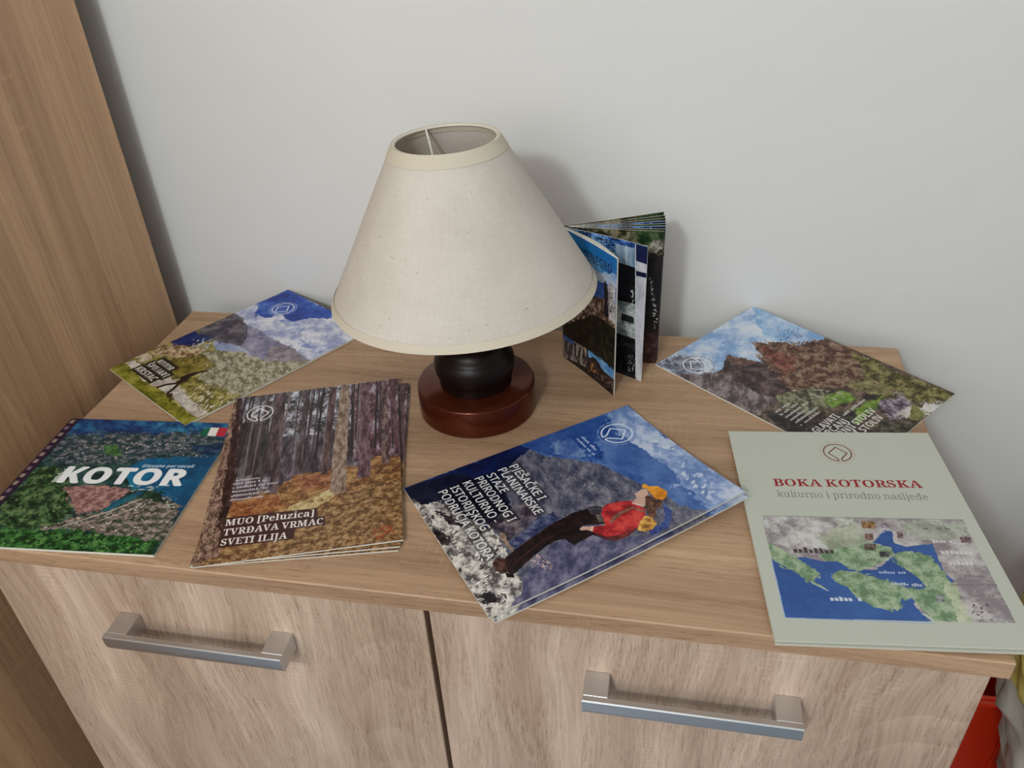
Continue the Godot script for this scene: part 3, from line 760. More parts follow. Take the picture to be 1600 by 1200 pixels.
	tex(g, P([0.610, 0.824, 0.764, 0.864, 0.725, 0.920, 0.601, 0.955, 0.490, 0.920]), [rgb(72, 58, 74), rgb(124, 110, 122), rgb(180, 170, 178)], 95, 0.07, 0.07, 1.6, 0.0, 3.0)
	tex(g, P([0.717, 0.914, 0.727, 0.961, 0.609, 0.960, 0.578, 0.921]), [rgb(170, 160, 150), rgb(200, 194, 188), rgb(214, 208, 202)], 96, 0.05, 0.05, 1.2, 0.0, 2.0)
	tex(g, P([0.709, 0.959, 0.780, 0.956, 0.859, 1.008, 0.648, 0.995]), [rgb(176, 170, 164), rgb(204, 200, 196), rgb(216, 212, 208)], 97, 0.05, 0.05, 1.2, 0.0, 2.0)
	tex(g, P([0.733, 0.925, 0.705, 0.985, 0.631, 0.993, 0.564, 0.968]), [rgb(84, 86, 36), rgb(118, 118, 64), rgb(150, 150, 100)], 98, 0.05, 0.05, 1.2, 0.0, 2.0)
	tex(g, P([0.058, 0.563, 0.178, 0.601, 0.227, 0.749, 0.112, 0.817, -0.033, 0.724]), [rgb(24, 18, 20), rgb(42, 34, 36), rgb(74, 64, 62)], 99, 0.06, 0.06, 1.3, 0.0, 3.0)
	tex(g, P([0.449, 0.894, 0.600, 0.964, 0.612, 1.000, 0.390, 0.997, 0.295, 0.936]), [rgb(40, 36, 30), rgb(70, 64, 50), rgb(110, 102, 84)], 100, 0.06, 0.06, 1.5, 0.0, 3.0)
	tex(g, P([0.244, 0.760, 0.434, 0.769, 0.431, 0.806, 0.176, 0.859, 0.096, 0.807]), [rgb(26, 22, 24), rgb(48, 46, 44), rgb(76, 80, 60)], 101, 0.06, 0.06, 1.3, 0.0, 3.0)
	g = grown(g, 2)
	var white := rgb(214, 210, 206)
	var cap := 0.033
	for k in [["GLAVATI", Vector2(0.1088, 0.7711), Vector2(0.3323, 0.7785)], ["PRČANJ", Vector2(0.1113, 0.8111), Vector2(0.3241, 0.8238)], ["GORNJI STOLIV", Vector2(0.1036, 0.8480), Vector2(0.5277, 0.8738)], ["DONJI STOLIV", Vector2(0.1101, 0.8909), Vector2(0.5003, 0.9182)]]:
		lettering(g, k[0], "sansbold", k[1], Vector2(k[2].x, k[1].y), cap, white)
	for i in 6:
		var a := Vector2(0.1038, 0.5828)
		var b := Vector2(0.2491, 0.5846)
		small_print(g, Vector2(a.x, a.y + i * 0.0235), Vector2(b.x + [0.0, 0.02, 0.08, 0.03, 0.07, 0.04][i], a.y + i * 0.0235), 0.014, rgb(190, 184, 184))
	small_print(g, Vector2(0.3528, 0.7782), Vector2(Vector2(0.5804, 0.7805).x, Vector2(0.3528, 0.7782).y), 0.015, rgb(196, 190, 186))
	emblem(g, Vector2(0.1763, 0.1330), 0.085, 8.0, rgb(222, 222, 228), rgb(150, 152, 164))
	return printed(g)

func print_bay() -> StandardMaterial3D:
	rng_p.seed = 15
	var page := rgb(190, 193, 181)
	var g := blank(450, 600, page)
	var frame := P([0.064, 0.474, 0.944, 0.477, 0.936, 0.909, 0.058, 0.914])
	tex(g, frame, [rgb(138, 128, 134), rgb(170, 162, 164), rgb(196, 192, 190)], 111, 0.02, 0.024, 1.5)
	tex(g, P([0.068, 0.476, 0.498, 0.476, 0.423, 0.594, 0.324, 0.632, 0.202, 0.635, 0.073, 0.601]), [rgb(140, 134, 134), rgb(178, 172, 172), rgb(206, 204, 202)], 112, 0.03, 0.03, 1.6)
	tex(g, P([0.294, 0.559, 0.491, 0.498, 0.510, 0.592, 0.393, 0.631, 0.330, 0.614]), [rgb(140, 146, 128), rgb(164, 168, 150), rgb(186, 188, 172)], 113, 0.03, 0.03, 1.4, 0.0, 4.0)
	tex(g, P([0.668, 0.494, 0.923, 0.490, 0.930, 0.546, 0.806, 0.577, 0.689, 0.551]), [rgb(142, 146, 134), rgb(166, 168, 156), rgb(186, 188, 178)], 114, 0.03, 0.03, 1.4, 0.0, 4.0)
	var sea := [rgb(44, 74, 136), rgb(56, 90, 154), rgb(66, 102, 166)]
	tex(g, P([0.059, 0.674, 0.203, 0.664, 0.275, 0.680, 0.345, 0.675, 0.382, 0.715, 0.491, 0.712, 0.584, 0.646, 0.579, 0.613, 0.509, 0.594, 0.558, 0.554, 0.592, 0.537, 0.613, 0.541, 0.601, 0.590, 0.648, 0.609, 0.764, 0.594, 0.757, 0.658, 0.756, 0.710, 0.776, 0.751, 0.670, 0.810, 0.576, 0.844, 0.592, 0.882, 0.633, 0.920, 0.059, 0.916]), sea, 115, 0.01, 0.01, 0.8, 0.0, 0.8)
	var land := [rgb(106, 132, 100), rgb(140, 162, 130), rgb(170, 184, 156)]
	tex(g, P([0.063, 0.606, 0.124, 0.637, 0.188, 0.689, 0.248, 0.731, 0.230, 0.748, 0.202, 0.766, 0.259, 0.804, 0.211, 0.784, 0.178, 0.754, 0.061, 0.676]), land, 116, 0.06, 0.05, 1.5, 0.0, 1.2)
	tex(g, P([0.324, 0.632, 0.399, 0.613, 0.509, 0.594, 0.579, 0.613, 0.578, 0.640, 0.511, 0.681, 0.405, 0.720, 0.369, 0.704, 0.336, 0.677, 0.275, 0.680, 0.264, 0.661]), land, 117, 0.05, 0.05, 1.5, 0.0, 1.2)
	tex(g, P([0.587, 0.640, 0.642, 0.625, 0.726, 0.643, 0.748, 0.697, 0.762, 0.747, 0.753, 0.784, 0.657, 0.802, 0.650, 0.754, 0.614, 0.713, 0.581, 0.680]), land, 118, 0.06, 0.06, 1.5, 0.0, 1.2)
	tex(g, P([0.286, 0.745, 0.330, 0.722, 0.411, 0.728, 0.521, 0.764, 0.592, 0.788, 0.632, 0.805, 0.534, 0.833, 0.523, 0.869, 0.471, 0.873, 0.413, 0.858, 0.360, 0.828, 0.342, 0.787, 0.306, 0.771]), land, 119, 0.06, 0.06, 1.5, 0.0, 1.5)
	tex(g, P([0.581, 0.795, 0.664, 0.786, 0.764, 0.759, 0.769, 0.815, 0.761, 0.914, 0.633, 0.920, 0.606, 0.866, 0.583, 0.828]), land, 120, 0.06, 0.06, 1.5, 0.0, 1.5)
	tex(g, P([0.732, 0.760, 0.780, 0.759, 0.768, 0.914, 0.730, 0.915]), [rgb(168, 176, 146), rgb(188, 194, 166), rgb(204, 206, 184)], 121, 0.05, 0.05, 1.2, 0.0, 2.0)
	fill(g, P([0.592, 0.882, 0.607, 0.882, 0.635, 0.907, 0.625, 0.911]), rgb(190, 200, 190))
	stroke(g, P([0.199, 0.770, 0.227, 0.786, 0.259, 0.804]), 2.0, rgb(206, 212, 206))
	fill(g, PackedVector2Array([Vector2(0, 0), Vector2(1, 0), Vector2(1, frame[1].y), frame[1], frame[0], Vector2(0, frame[0].y)]), page)
	fill(g, PackedVector2Array([Vector2(0, frame[0].y - 0.01), frame[0], frame[3], Vector2(0, 1)]), page)
	fill(g, PackedVector2Array([Vector2(1, frame[1].y - 0.01), frame[1], frame[2], Vector2(1, 1)]), page)
	fill(g, PackedVector2Array([frame[3], frame[2], Vector2(1, 1), Vector2(0, 1)]), page)
	g = grown(g, 2)
	# little pictures and place names on the map
	for k in [[P([0.501, 0.493, 0.559, 0.494, 0.549, 0.526, 0.492, 0.525]), rgb(150, 108, 66)], [P([0.494, 0.550, 0.529, 0.551, 0.520, 0.581, 0.485, 0.580]), rgb(126, 92, 84)], [P([0.475, 0.598, 0.525, 0.597, 0.514, 0.626, 0.465, 0.629]), rgb(98, 84, 72)], [P([0.525, 0.632, 0.567, 0.632, 0.561, 0.654, 0.520, 0.657]), rgb(70, 66, 70)], [P([0.892, 0.558, 0.937, 0.559, 0.928, 0.585, 0.887, 0.584]), rgb(118, 92, 96)], [P([0.679, 0.806, 0.714, 0.809, 0.705, 0.837, 0.668, 0.842]), rgb(136, 142, 136)], [P([0.580, 0.496, 0.623, 0.497, 0.613, 0.524, 0.574, 0.523]), rgb(160, 146, 160)], [P([0.634, 0.538, 0.660, 0.540, 0.650, 0.571, 0.628, 0.569]), rgb(120, 100, 96)]]:
		tex(g, k[0], [k[1].darkened(0.35), k[1], k[1].lightened(0.2)], 130, 0.09, 0.09, 1.5)
	for k in [[Vector2(0.1608, 0.6451), Vector2(0.3371, 0.6456), 0.026, rgb(74, 62, 64)], [Vector2(0.2545, 0.8437), Vector2(0.3834, 0.8417), 0.02, rgb(206, 212, 222)], [Vector2(0.4898, 0.7264), Vector2(0.6007, 0.7262), 0.013, rgb(170, 184, 210)], [Vector2(0.5256, 0.7720), Vector2(0.6442, 0.7771), 0.013, rgb(190, 200, 214)], [Vector2(0.7677, 0.5866), Vector2(0.8520, 0.5866), 0.016, rgb(206, 202, 200)], [Vector2(0.7794, 0.6357), Vector2(0.9320, 0.6367), 0.022, rgb(212, 208, 208)], [Vector2(0.7908, 0.6833), Vector2(0.9086, 0.6840), 0.02, rgb(212, 208, 208)], [Vector2(0.7509, 0.5264), Vector2(0.8711, 0.5270), 0.014, rgb(112, 110, 106)], [Vector2(0.8283, 0.7330), Vector2(0.9108, 0.7359), 0.014, rgb(128, 118, 122)], [Vector2(0.8209, 0.8138), Vector2(0.9107, 0.8129), 0.014, rgb(138, 128, 130)], [Vector2(0.7583, 0.7716), Vector2(0.9424, 0.7668), 0.012, rgb(128, 118, 122)], [Vector2(0.4590, 0.6738), Vector2(0.5140, 0.6726), 0.014, rgb(110, 118, 100)]]:
		small_print(g, k[0], k[1], k[2], k[3])
	dabs(g, P([0.807, 0.834, 0.874, 0.840, 0.856, 0.904, 0.781, 0.903]), 40, [rgb(104, 84, 88), rgb(150, 134, 138)], 2.0, 7.0, 0.6)
	stroke(g, P([0.064, 0.474, 0.944, 0.477]), 2.5, rgb(120, 122, 116))
	stroke(g, P([0.059, 0.683, 0.058, 0.914, 0.622, 0.918]), 4.0, rgb(156, 174, 208))
	lettering(g, "BOKA KOTORSKA", "serifbold", Vector2(0.1583, 0.3188), Vector2(0.8441, 0.3184), 0.039, rgb(150, 32, 38))
	lettering(g, "kulturno i prirodno nasljeđe", "serif", Vector2(0.1605, 0.3770), Vector2(0.8414, 0.3815), 0.034, rgb(132, 126, 122))
	emblem(g, Vector2(0.5131, 0.1253), 0.066, 5.0, rgb(104, 34, 34), rgb(196, 160, 150))
	return printed(g, 0.5)

func print_town() -> StandardMaterial3D:
	rng_p.seed = 16
	var g := blank(480, 480, rgb(24, 56, 66))
	tex(g, whole(), [rgb(12, 34, 36), rgb(30, 64, 66), rgb(66, 96, 86)], 141, 0.05, 0.06, 1.4)
	tex(g, P([-0.015, -0.011, 1.011, -0.008, 0.997, 0.129, 0.608, 0.132, 0.300, 0.156, 0.007, 0.180]), [rgb(10, 34, 74), rgb(22, 62, 116), rgb(42, 104, 146)], 142, 0.02, 0.03, 1.3, 20.0, 3.0)
	tex(g, P([0.506, 0.009, 1.011, -0.008, 1.009, 0.114, 0.587, 0.090]), [rgb(16, 50, 92), rgb(30, 92, 138), rgb(58, 128, 160)], 143, 0.03, 0.05, 1.4, 40.0, 3.0)
	tex(g, P([0.053, 0.161, 0.503, 0.111, 0.896, 0.109, 1.010, 0.197, 1.005, 0.304, 0.691, 0.290, 0.561, 0.354, 0.349, 0.398, 0.097, 0.379, 0.058, 0.274]), [rgb(24, 48, 54), rgb(58, 76, 82), rgb(136, 128, 132)], 144, 0.07, 0.12, 1.3, 0.0, 4.0)
	dabs(g, P([0.050, 0.247, 0.525, 0.152, 0.963, 0.173, 0.990, 0.292, 0.691, 0.290, 0.341, 0.386, 0.098, 0.366]), 420, [rgb(182, 168, 170), rgb(150, 122, 124), rgb(204, 194, 192), rgb(20, 40, 44), rgb(22, 48, 40)], 1.0, 4.5, 0.5, 10.0, 50.0)
	tex(g, P([0.329, 0.238, 0.393, 0.219, 0.466, 0.282, 0.426, 0.326, 0.367, 0.303]), [rgb(40, 78, 44), rgb(68, 110, 62), rgb(100, 134, 90)], 145, 0.06, 0.06, 1.3, 0.0, 4.0)
	tex(g, P([0.816, 0.212, 1.039, 0.181, 1.033, 0.289, 0.900, 0.273]), [rgb(14, 32, 60), rgb(22, 50, 84), rgb(60, 84, 104)], 146, 0.06, 0.06, 1.3, 0.0, 4.0)
	tex(g, P([0.617, 0.323, 1.025, 0.289, 1.045, 0.576, 0.987, 0.731, 0.912, 0.634, 0.784, 0.586, 0.651, 0.549, 0.557, 0.445, 0.585, 0.365]), [rgb(8, 66, 104), rgb(14, 92, 132), rgb(20, 120, 152)], 147, 0.008, 0.008, 1.2, 0.0, 2.0)
	tex(g, P([0.069, 0.421, 0.148, 0.402, 0.310, 0.542, 0.398, 0.656, 0.437, 0.746, 0.418, 0.838, 0.247, 0.875, 0.135, 0.885, 0.046, 0.734, 0.068, 0.612]), [rgb(18, 36, 24), rgb(48, 78, 46), rgb(104, 128, 84)], 148, 0.06, 0.07, 1.5, 0.0, 4.0)
	tex(g, P([0.299, 0.567, 0.510, 0.549, 0.664, 0.573, 0.626, 0.659, 0.606, 0.714, 0.494, 0.754, 0.446, 0.733, 0.368, 0.634]), [rgb(108, 74, 74), rgb(150, 108, 104), rgb(186, 150, 142)], 149, 0.1, 0.12, 1.3, 0.0, 3.0)
	tex(g, P([0.591, 0.732, 0.626, 0.659, 0.712, 0.581, 0.743, 0.590, 0.692, 0.654, 0.635, 0.734]), [rgb(16, 70, 92), rgb(26, 92, 112), rgb(50, 112, 122)], 150, 0.03, 0.03, 1.0, 0.0, 2.0)
	tex(g, P([0.334, 0.878, 0.470, 0.799, 0.616, 0.730, 0.708, 0.652, 0.778, 0.623, 0.956, 0.654, 0.993, 0.775, 0.989, 0.925, 0.819, 0.909, 0.617, 0.874]), [rgb(50, 56, 46), rgb(106, 98, 90), rgb(168, 150, 144)], 151, 0.08, 0.13, 1.3, 0.0, 4.0)
	tex(g, P([0.737, 0.578, 0.826, 0.583, 0.880, 0.637, 0.837, 0.653, 0.762, 0.624]), [rgb(14, 36, 28), rgb(28, 58, 44), rgb(60, 84, 66)], 152, 0.06, 0.06, 1.2, 0.0, 3.0)
	dabs(g, P([0.343, 0.866, 0.616, 0.730, 0.778, 0.623, 0.954, 0.666, 0.984, 0.915, 0.633, 0.873]), 360, [rgb(196, 182, 174), rgb(160, 120, 112), rgb(48, 52, 44), rgb(60, 84, 52), rgb(214, 202, 192)], 1.0, 5.0, 0.5, -20.0, 50.0)
	stroke(g, P([0.457, 0.845, 0.622, 0.741, 0.751, 0.637]), 3.0, rgb(196, 190, 176))
	stroke(g, P([0.621, 0.797, 0.729, 0.720, 0.770, 0.670]), 2.0, rgb(206, 196, 186))
	dabs(g, P([0.628, 0.539, 0.845, 0.521, 0.841, 0.545, 0.677, 0.596]), 60, [rgb(206, 206, 204), rgb(170, 176, 176)], 2.0, 9.0, 0.22, 0.0, 10.0)
	dabs(g, P([0.858, 0.627, 0.917, 0.610, 0.973, 0.687, 0.909, 0.692]), 24, [rgb(196, 202, 188), rgb(170, 180, 160)], 2.0, 6.0, 0.4)
	tex(g, P([0.033, 1.003, 0.167, 0.882, 0.417, 0.876, 0.670, 0.880, 0.984, 0.915, 1.004, 1.006, 0.523, 1.040, 0.077, 1.061]), [rgb(14, 44, 20), rgb(38, 88, 42), rgb(84, 130, 68)], 153, 0.07, 0.08, 1.6, 0.0, 4.0)
	dabs(g, P([0.033, 1.003, 0.424, 0.886, 0.676, 0.890, 0.981, 0.926, 0.990, 0.987, 0.070, 1.052]), 260, [rgb(20, 50, 24), rgb(96, 140, 74), rgb(50, 104, 50), rgb(14, 36, 20)], 1.5, 6.0, 0.6)
	dabs(g, P([0.062, 0.732, 0.077, 0.434, 0.324, 0.565, 0.445, 0.745, 0.247, 0.875]), 260, [rgb(24, 46, 28), rgb(110, 134, 84), rgb(64, 96, 54), rgb(16, 30, 22)], 1.2, 5.0, 0.6)
	g = grown(g, 2)
	# the film strip along the spine
	fill(g, P([0, 0, 0.052, 0, 0.052, 1, 0, 1]), rgb(44, 28, 52))
	for i in 17:
		var v := 0.015 + i * 0.0585
		fill(g, P([0.008, v, 0.032, v, 0.032, v + 0.03, 0.008, v + 0.03]), rgb(156, 132, 124) if i % 3 != 1 else rgb(120, 100, 116))
	stroke(g, P([0.052, 0, 0.052, 1]), 4.0, rgb(24, 16, 34))
	var white := rgb(238, 238, 240)
	lettering(g, "KOTOR", "sansbold", Vector2(0.2372, 0.5379), Vector2(0.9068, 0.5250), 0.122, white, 0.0, 5.0)
	for i in 9:
		var a := Vector2(0.2178, 0.5245)
		stroke(g, P([a.x - 0.012 + rng_p.randf() * 0.02, a.y - 0.012 * i + 0.01, a.x + 0.05, a.y - 0.012 * i - 0.002]), 6.0, white)
	lettering(g, "Giovane per secoli", "sansbold", Vector2(0.6278, 0.3969), Vector2(0.9083, 0.3862), 0.024, rgb(200, 218, 232), 0.12)
	fill(g, P([0.818, 0.058, 0.856, 0.043, 0.870, 0.116, 0.821, 0.115]), rgb(22, 96, 66))
	fill(g, P([0.856, 0.043, 0.904, 0.042, 0.919, 0.118, 0.866, 0.117]), rgb(232, 226, 218))
	fill(g, P([0.904, 0.042, 0.955, 0.041, 0.968, 0.120, 0.915, 0.118]), rgb(182, 42, 58))
	return printed(g)

func print_pocket_cover() -> StandardMaterial3D:
	rng_p.seed = 17
	var g := blank(300, 500, rgb(20, 22, 18))
	tex(g, P([-0.068, -0.009, 1.046, -0.018, 0.994, 0.172, 0.514, 0.297, -0.022, 0.358]), [rgb(14, 96, 168), rgb(34, 126, 190), rgb(96, 160, 206)], 161, 0.008, 0.01, 1.0)
	tex(g, P([-0.026, 0.240, 0.509, 0.195, 0.990, 0.097, 1.000, 0.272, 0.515, 0.323, -0.020, 0.410]), [rgb(120, 158, 206), rgb(164, 186, 220), rgb(190, 204, 226)], 162, 0.012, 0.012, 1.2, 0.0, 3.0)
	tex(g, P([-0.023, 0.332, 0.610, 0.234, 0.996, 0.197, 1.001, 0.297, 0.616, 0.355, -0.018, 0.462]), [rgb(24, 62, 156), rgb(38, 86, 184), rgb(60, 110, 196)], 163, 0.02, 0.02, 1.0, 0.0, 1.0)
	tex(g, P([-0.050, 0.550, 0.519, 0.400, 0.777, 0.312, 0.987, 0.327, 0.996, 0.479, 0.590, 0.498, 0.228, 0.648, -0.044, 0.735]), [rgb(52, 36, 30), rgb(124, 98, 84), rgb(196, 172, 156)], 164, 0.09, 0.09, 1.8, 0.0, 3.0)
	tex(g, P([0.821, 0.230, 0.899, 0.184, 0.980, 0.201, 0.994, 0.453, 0.881, 0.439]), [rgb(150, 146, 150), rgb(196, 192, 196), rgb(220, 216, 216)], 165, 0.05, 0.05, 1.3, 0.0, 1.0)
	tex(g, P([0.778, 0.216, 0.809, 0.195, 0.844, 0.237, 0.862, 0.450, 0.783, 0.433]), [rgb(14, 16, 30), rgb(24, 24, 40), rgb(40, 38, 50)], 166, 0.05, 0.05, 1.0, 0.0, 1.0)
	for k in [[405, 545], [425, 560], [415, 605]]:
		dabs(g, P([0.839, 0.264, 0.966, 0.243, 0.967, 0.371, 0.862, 0.386]), 6, [rgb(34, 30, 36)], 2.0, 4.0, 1.0)
	tex(g, P([-0.042, 0.789, 0.228, 0.648, 0.589, 0.492, 0.851, 0.479, 0.997, 0.491, 1.011, 0.734, 0.470, 0.801, -0.040, 0.829]), [rgb(8, 8, 6), rgb(20, 22, 14), rgb(48, 46, 28)], 167, 0.06, 0.07, 1.5, 0.0, 3.0)
	tex(g, P([-0.020, 0.812, 0.217, 0.805, 0.223, 0.971, -0.014, 1.004]), [rgb(44, 38, 40), rgb(96, 88, 86), rgb(150, 140, 130)], 168, 0.09, 0.02, 1.6)
	tex(g, P([-0.006, 0.809, 0.217, 0.806, 0.218, 0.838, 0.012, 0.848]), [rgb(40, 60, 120), rgb(58, 84, 150), rgb(90, 112, 170)], 169, 0.03, 0.03, 1.0)
	tex(g, P([0.217, 0.805, 0.464, 0.796, 0.464, 0.949, 0.223, 0.971]), [rgb(28, 24, 26), rgb(96, 90, 84), rgb(176, 168, 152)], 170, 0.10, 0.03, 1.7)
	tex(g, P([0.477, 0.795, 0.998, 0.793, 1.004, 1.006, 0.472, 0.974]), [rgb(14, 10, 14), rgb(34, 26, 28), rgb(70, 52, 48)], 171, 0.06, 0.06, 1.4)
	tex(g, P([0.484, 0.798, 0.998, 0.795, 1.002, 0.867, 0.806, 0.865, 0.638, 0.820, 0.506, 0.850]), [rgb(66, 120, 178), rgb(100, 152, 200), rgb(140, 178, 212)], 172, 0.02, 0.02, 1.0, 0.0, 2.0)
	dabs(g, P([0.541, 0.880, 0.691, 0.878, 0.694, 0.930, 0.544, 0.946]), 26, [rgb(206, 128, 60), rgb(224, 164, 100)], 1.5, 4.0, 0.6)
	dabs(g, P([0.725, 0.894, 0.997, 0.895, 0.995, 0.975, 0.778, 0.959]), 40, [rgb(190, 120, 80), rgb(120, 124, 150), rgb(200, 170, 140)], 1.2, 3.5, 0.6)
	g = grown(g, 2)
	lettering(g, "MONTENEGRO", "sansbold", Vector2(0.13, 0.140), Vector2(0.91, 0.122), 0.062, rgb(26, 44, 84))
	return printed(g, 0.3)

func print_pocket_leaf() -> StandardMaterial3D:
	rng_p.seed = 18
	var g := blank(300, 500, rgb(24, 26, 32))
	tex(g, P([-0.005, -0.025, 1.018, -0.013, 0.879, 0.221, 0.653, 0.221, 0.001, 0.197]), [rgb(24, 52, 104), rgb(62, 112, 182), rgb(130, 172, 216)], 181, 0.03, 0.03, 1.5)
	dabs(g, P([0.173, 0.001, 0.639, -0.004, 0.666, 0.092, 0.330, 0.119]), 120, [rgb(16, 20, 34), rgb(26, 34, 56)], 3.0, 13.0, 0.2, 30.0, 60.0)
	tex(g, P([0.621, 0.036, 0.861, 0.036, 0.866, 0.166, 0.629, 0.161]), [rgb(96, 120, 146), rgb(134, 156, 178), rgb(160, 180, 196)], 182, 0.06, 0.01, 1.2)
	for x in [500, 520, 545]:
		pass
	stroke(g, P([0.750, 0.031, 0.759, 0.165]), 3.0, rgb(196, 208, 216))
	tex(g, P([0.629, 0.161, 0.866, 0.166, 0.886, 0.424, 0.646, 0.443]), [rgb(8, 8, 12), rgb(16, 16, 22), rgb(34, 36, 44)], 183, 0.04, 0.04, 1.2)
	tex(g, P([0.646, 0.436, 0.886, 0.424, 0.905, 0.683, 0.661, 0.686]), [rgb(90, 104, 108), rgb(146, 156, 156), rgb(196, 200, 196)], 184, 0.03, 0.05, 1.5)
	fill(g, P([0.719, 0.521, 0.871, 0.525, 0.874, 0.570, 0.722, 0.574]), rgb(30, 32, 36))
	dabs(g, P([0.821, 0.320, 0.858, 0.320, 0.866, 0.428, 0.833, 0.434]), 20, [rgb(220, 222, 222)], 2.0, 6.0, 0.4, 90.0, 10.0)
	tex(g, P([0.661, 0.686, 0.905, 0.683, 0.927, 0.976, 0.679, 0.963]), [rgb(8, 8, 10), rgb(16, 16, 18), rgb(40, 42, 46)], 185, 0.05, 0.05, 1.3)
	dabs(g, P([0.818, 0.809, 0.891, 0.807, 0.902, 0.954, 0.828, 0.957]), 26, [rgb(150, 152, 154), rgb(110, 114, 118)], 2.0, 6.0, 0.4, 90.0, 20.0)
	tex(g, P([0.858, 0.006, 1.020, 0.005, 1.104, 1.003, 0.933, 1.002]), [rgb(160, 160, 172), rgb(186, 186, 196), rgb(204, 204, 210)], 186, 0.03, 0.01, 1.2)
	fill(g, P([0.862, 0.005, 1.020, 0.005, 1.030, 0.121, 0.871, 0.116]), rgb(18, 26, 66))
	fill(g, P([0.876, 0.184, 1.035, 0.182, 1.037, 0.213, 0.878, 0.218]), rgb(18, 22, 50))
	stroke(g, P([0.857, 0.010, 0.930, 0.989]), 2.5, rgb(206, 210, 214))
	return printed(grown(g, 2), 0.3)

func print_pocket_page() -> StandardMaterial3D:
	rng_p.seed = 19
	var g := blank(300, 500, rgb(10, 10, 10))
	tex(g, whole(), [rgb(6, 6, 6), rgb(14, 12, 12), rgb(30, 24, 24)], 191, 0.03, 0.03, 1.2)
	tex(g, P([0.089, -0.017, 1.024, -0.014, 1.019, 0.147, 0.812, 0.119, 0.456, 0.045]), [rgb(28, 30, 16), rgb(66, 66, 44), rgb(130, 122, 100)], 192, 0.06, 0.06, 1.6, 0.0, 4.0)
	tex(g, P([0.735, -0.000, 1.000, 0.006, 1.006, 0.083, 0.775, 0.095]), [rgb(14, 34, 14), rgb(36, 62, 32), rgb(84, 92, 66)], 193, 0.06, 0.06, 1.4, 0.0, 4.0)
	tex(g, P([0.878, 0.083, 0.999, 0.064, 1.004, 0.128, 0.882, 0.141]), [rgb(90, 88, 78), rgb(134, 130, 120), rgb(176, 172, 162)], 194, 0.08, 0.08, 1.4, 0.0, 4.0)
	dabs(g, P([0.873, 0.326, 0.915, 0.337, 1.001, 0.680, 0.962, 0.725, 0.922, 0.497]), 120, [rgb(190, 190, 186), rgb(140, 140, 136)], 1.5, 5.0, 0.5)
	tex(g, P([0.782, 0.797, 1.008, 0.735, 1.010, 1.020, 0.792, 0.979]), [rgb(34, 20, 20), rgb(56, 36, 34), rgb(84, 58, 52)], 195, 0.05, 0.05, 1.4, 0.0, 4.0)
	return printed(grown(g, 2), 0.3)


func make_materials():
	M.wall = mat(Color(0.88, 0.88, 0.88), 0.9)
	M.plaster = mat(Color(0.88, 0.88, 0.88), 0.9)
	M.oak_top = wood_mat(wood(5, 640, 1280, Color(0.53, 0.41, 0.31), Color(0.82, 0.685, 0.56), [[0.62, 0.55, 0.16, 0.10, 1.6, 5.0]], 15000, 26))
	M.oak_left = wood_mat(wood(6, 720, 720, Color(0.585, 0.48, 0.40), Color(0.90, 0.805, 0.725), [[0.85, 0.9, 0.16, 0.10, 1.3, 6.0]], 13000, 16))
	M.oak_right = wood_mat(wood(7, 720, 720, Color(0.60, 0.495, 0.42), Color(0.915, 0.82, 0.745), [[0.93, 0.6, 0.22, 0.16, 1.8, 6.0]], 15000, 24))
	M.oak_tall = wood_mat(wood(8, 512, 1024, Color(0.62, 0.47, 0.355), Color(0.90, 0.745, 0.59), [[0.45, 0.4, 0.2, 0.12, 1.2, 6.0]], 4000, 20))
	M.board = mat(Color(0.6, 0.5, 0.4), 0.8)
	M.glass = mat(Color(0.9, 0.95, 0.95, 0.06), 0.02)
	M.glass.transparency = BaseMaterial3D.TRANSPARENCY_ALPHA
	M.globe = mat(Color(0.95, 0.93, 0.9), 0.4)
	M.globe.emission_enabled = true
	M.globe.emission = Color(0.97, 1.0, 0.94)
	M.globe.emission_energy_multiplier = 2.0
	M.opal = mat(Color(0.92, 0.92, 0.9), 0.3)
	M.linen = linen_mat()
	M.tape = mat(Color(0.81, 0.77, 0.70), 0.85)
	M.red = mat(Color(0.80, 0.18, 0.05), 0.35)
	M.bag_white = mat(Color(0.72, 0.71, 0.68), 0.3)
	M.bag_yellow = mat(Color(0.74, 0.68, 0.38), 0.35)
	handle_mesh = bow_handle(0.1445)
	for k in ["wall", "plaster"]:
		var nt := NoiseTexture2D.new()
		nt.width = 512
		nt.height = 512
		nt.seamless = true
		nt.as_normal_map = true
		nt.bump_strength = 3.0
		nt.noise = noise(55, 0.012, 5)
		M[k].normal_enabled = true
		M[k].normal_texture = nt
		M[k].normal_scale = 0.25
		M[k].uv1_triplanar = true
		M[k].uv1_world_triplanar = true
		M[k].uv1_scale = Vector3(1.4, 1.4, 1.4)
	M.ceiling = mat(Color(0.9, 0.9, 0.88), 0.95)
	M.floor = mat(Color(0.58, 0.62, 0.67), 0.3)
	M.paper = mat(Color(0.88, 0.87, 0.83), 0.75)
	M.steel = mat(Color(0.82, 0.83, 0.85), 0.33, 1.0)
	M.dark = mat(Color(0.05, 0.045, 0.04), 0.8)
	M.copper = mat(Color(0.34, 0.145, 0.075), 0.17, 0.55)
	M.ebony = mat(Color(0.075, 0.035, 0.03), 0.4, 0.0, 0.35)
	M.white_metal = mat(Color(0.85, 0.83, 0.78), 0.4)
	M.pvc = mat(Color(0.9, 0.9, 0.9), 0.4)

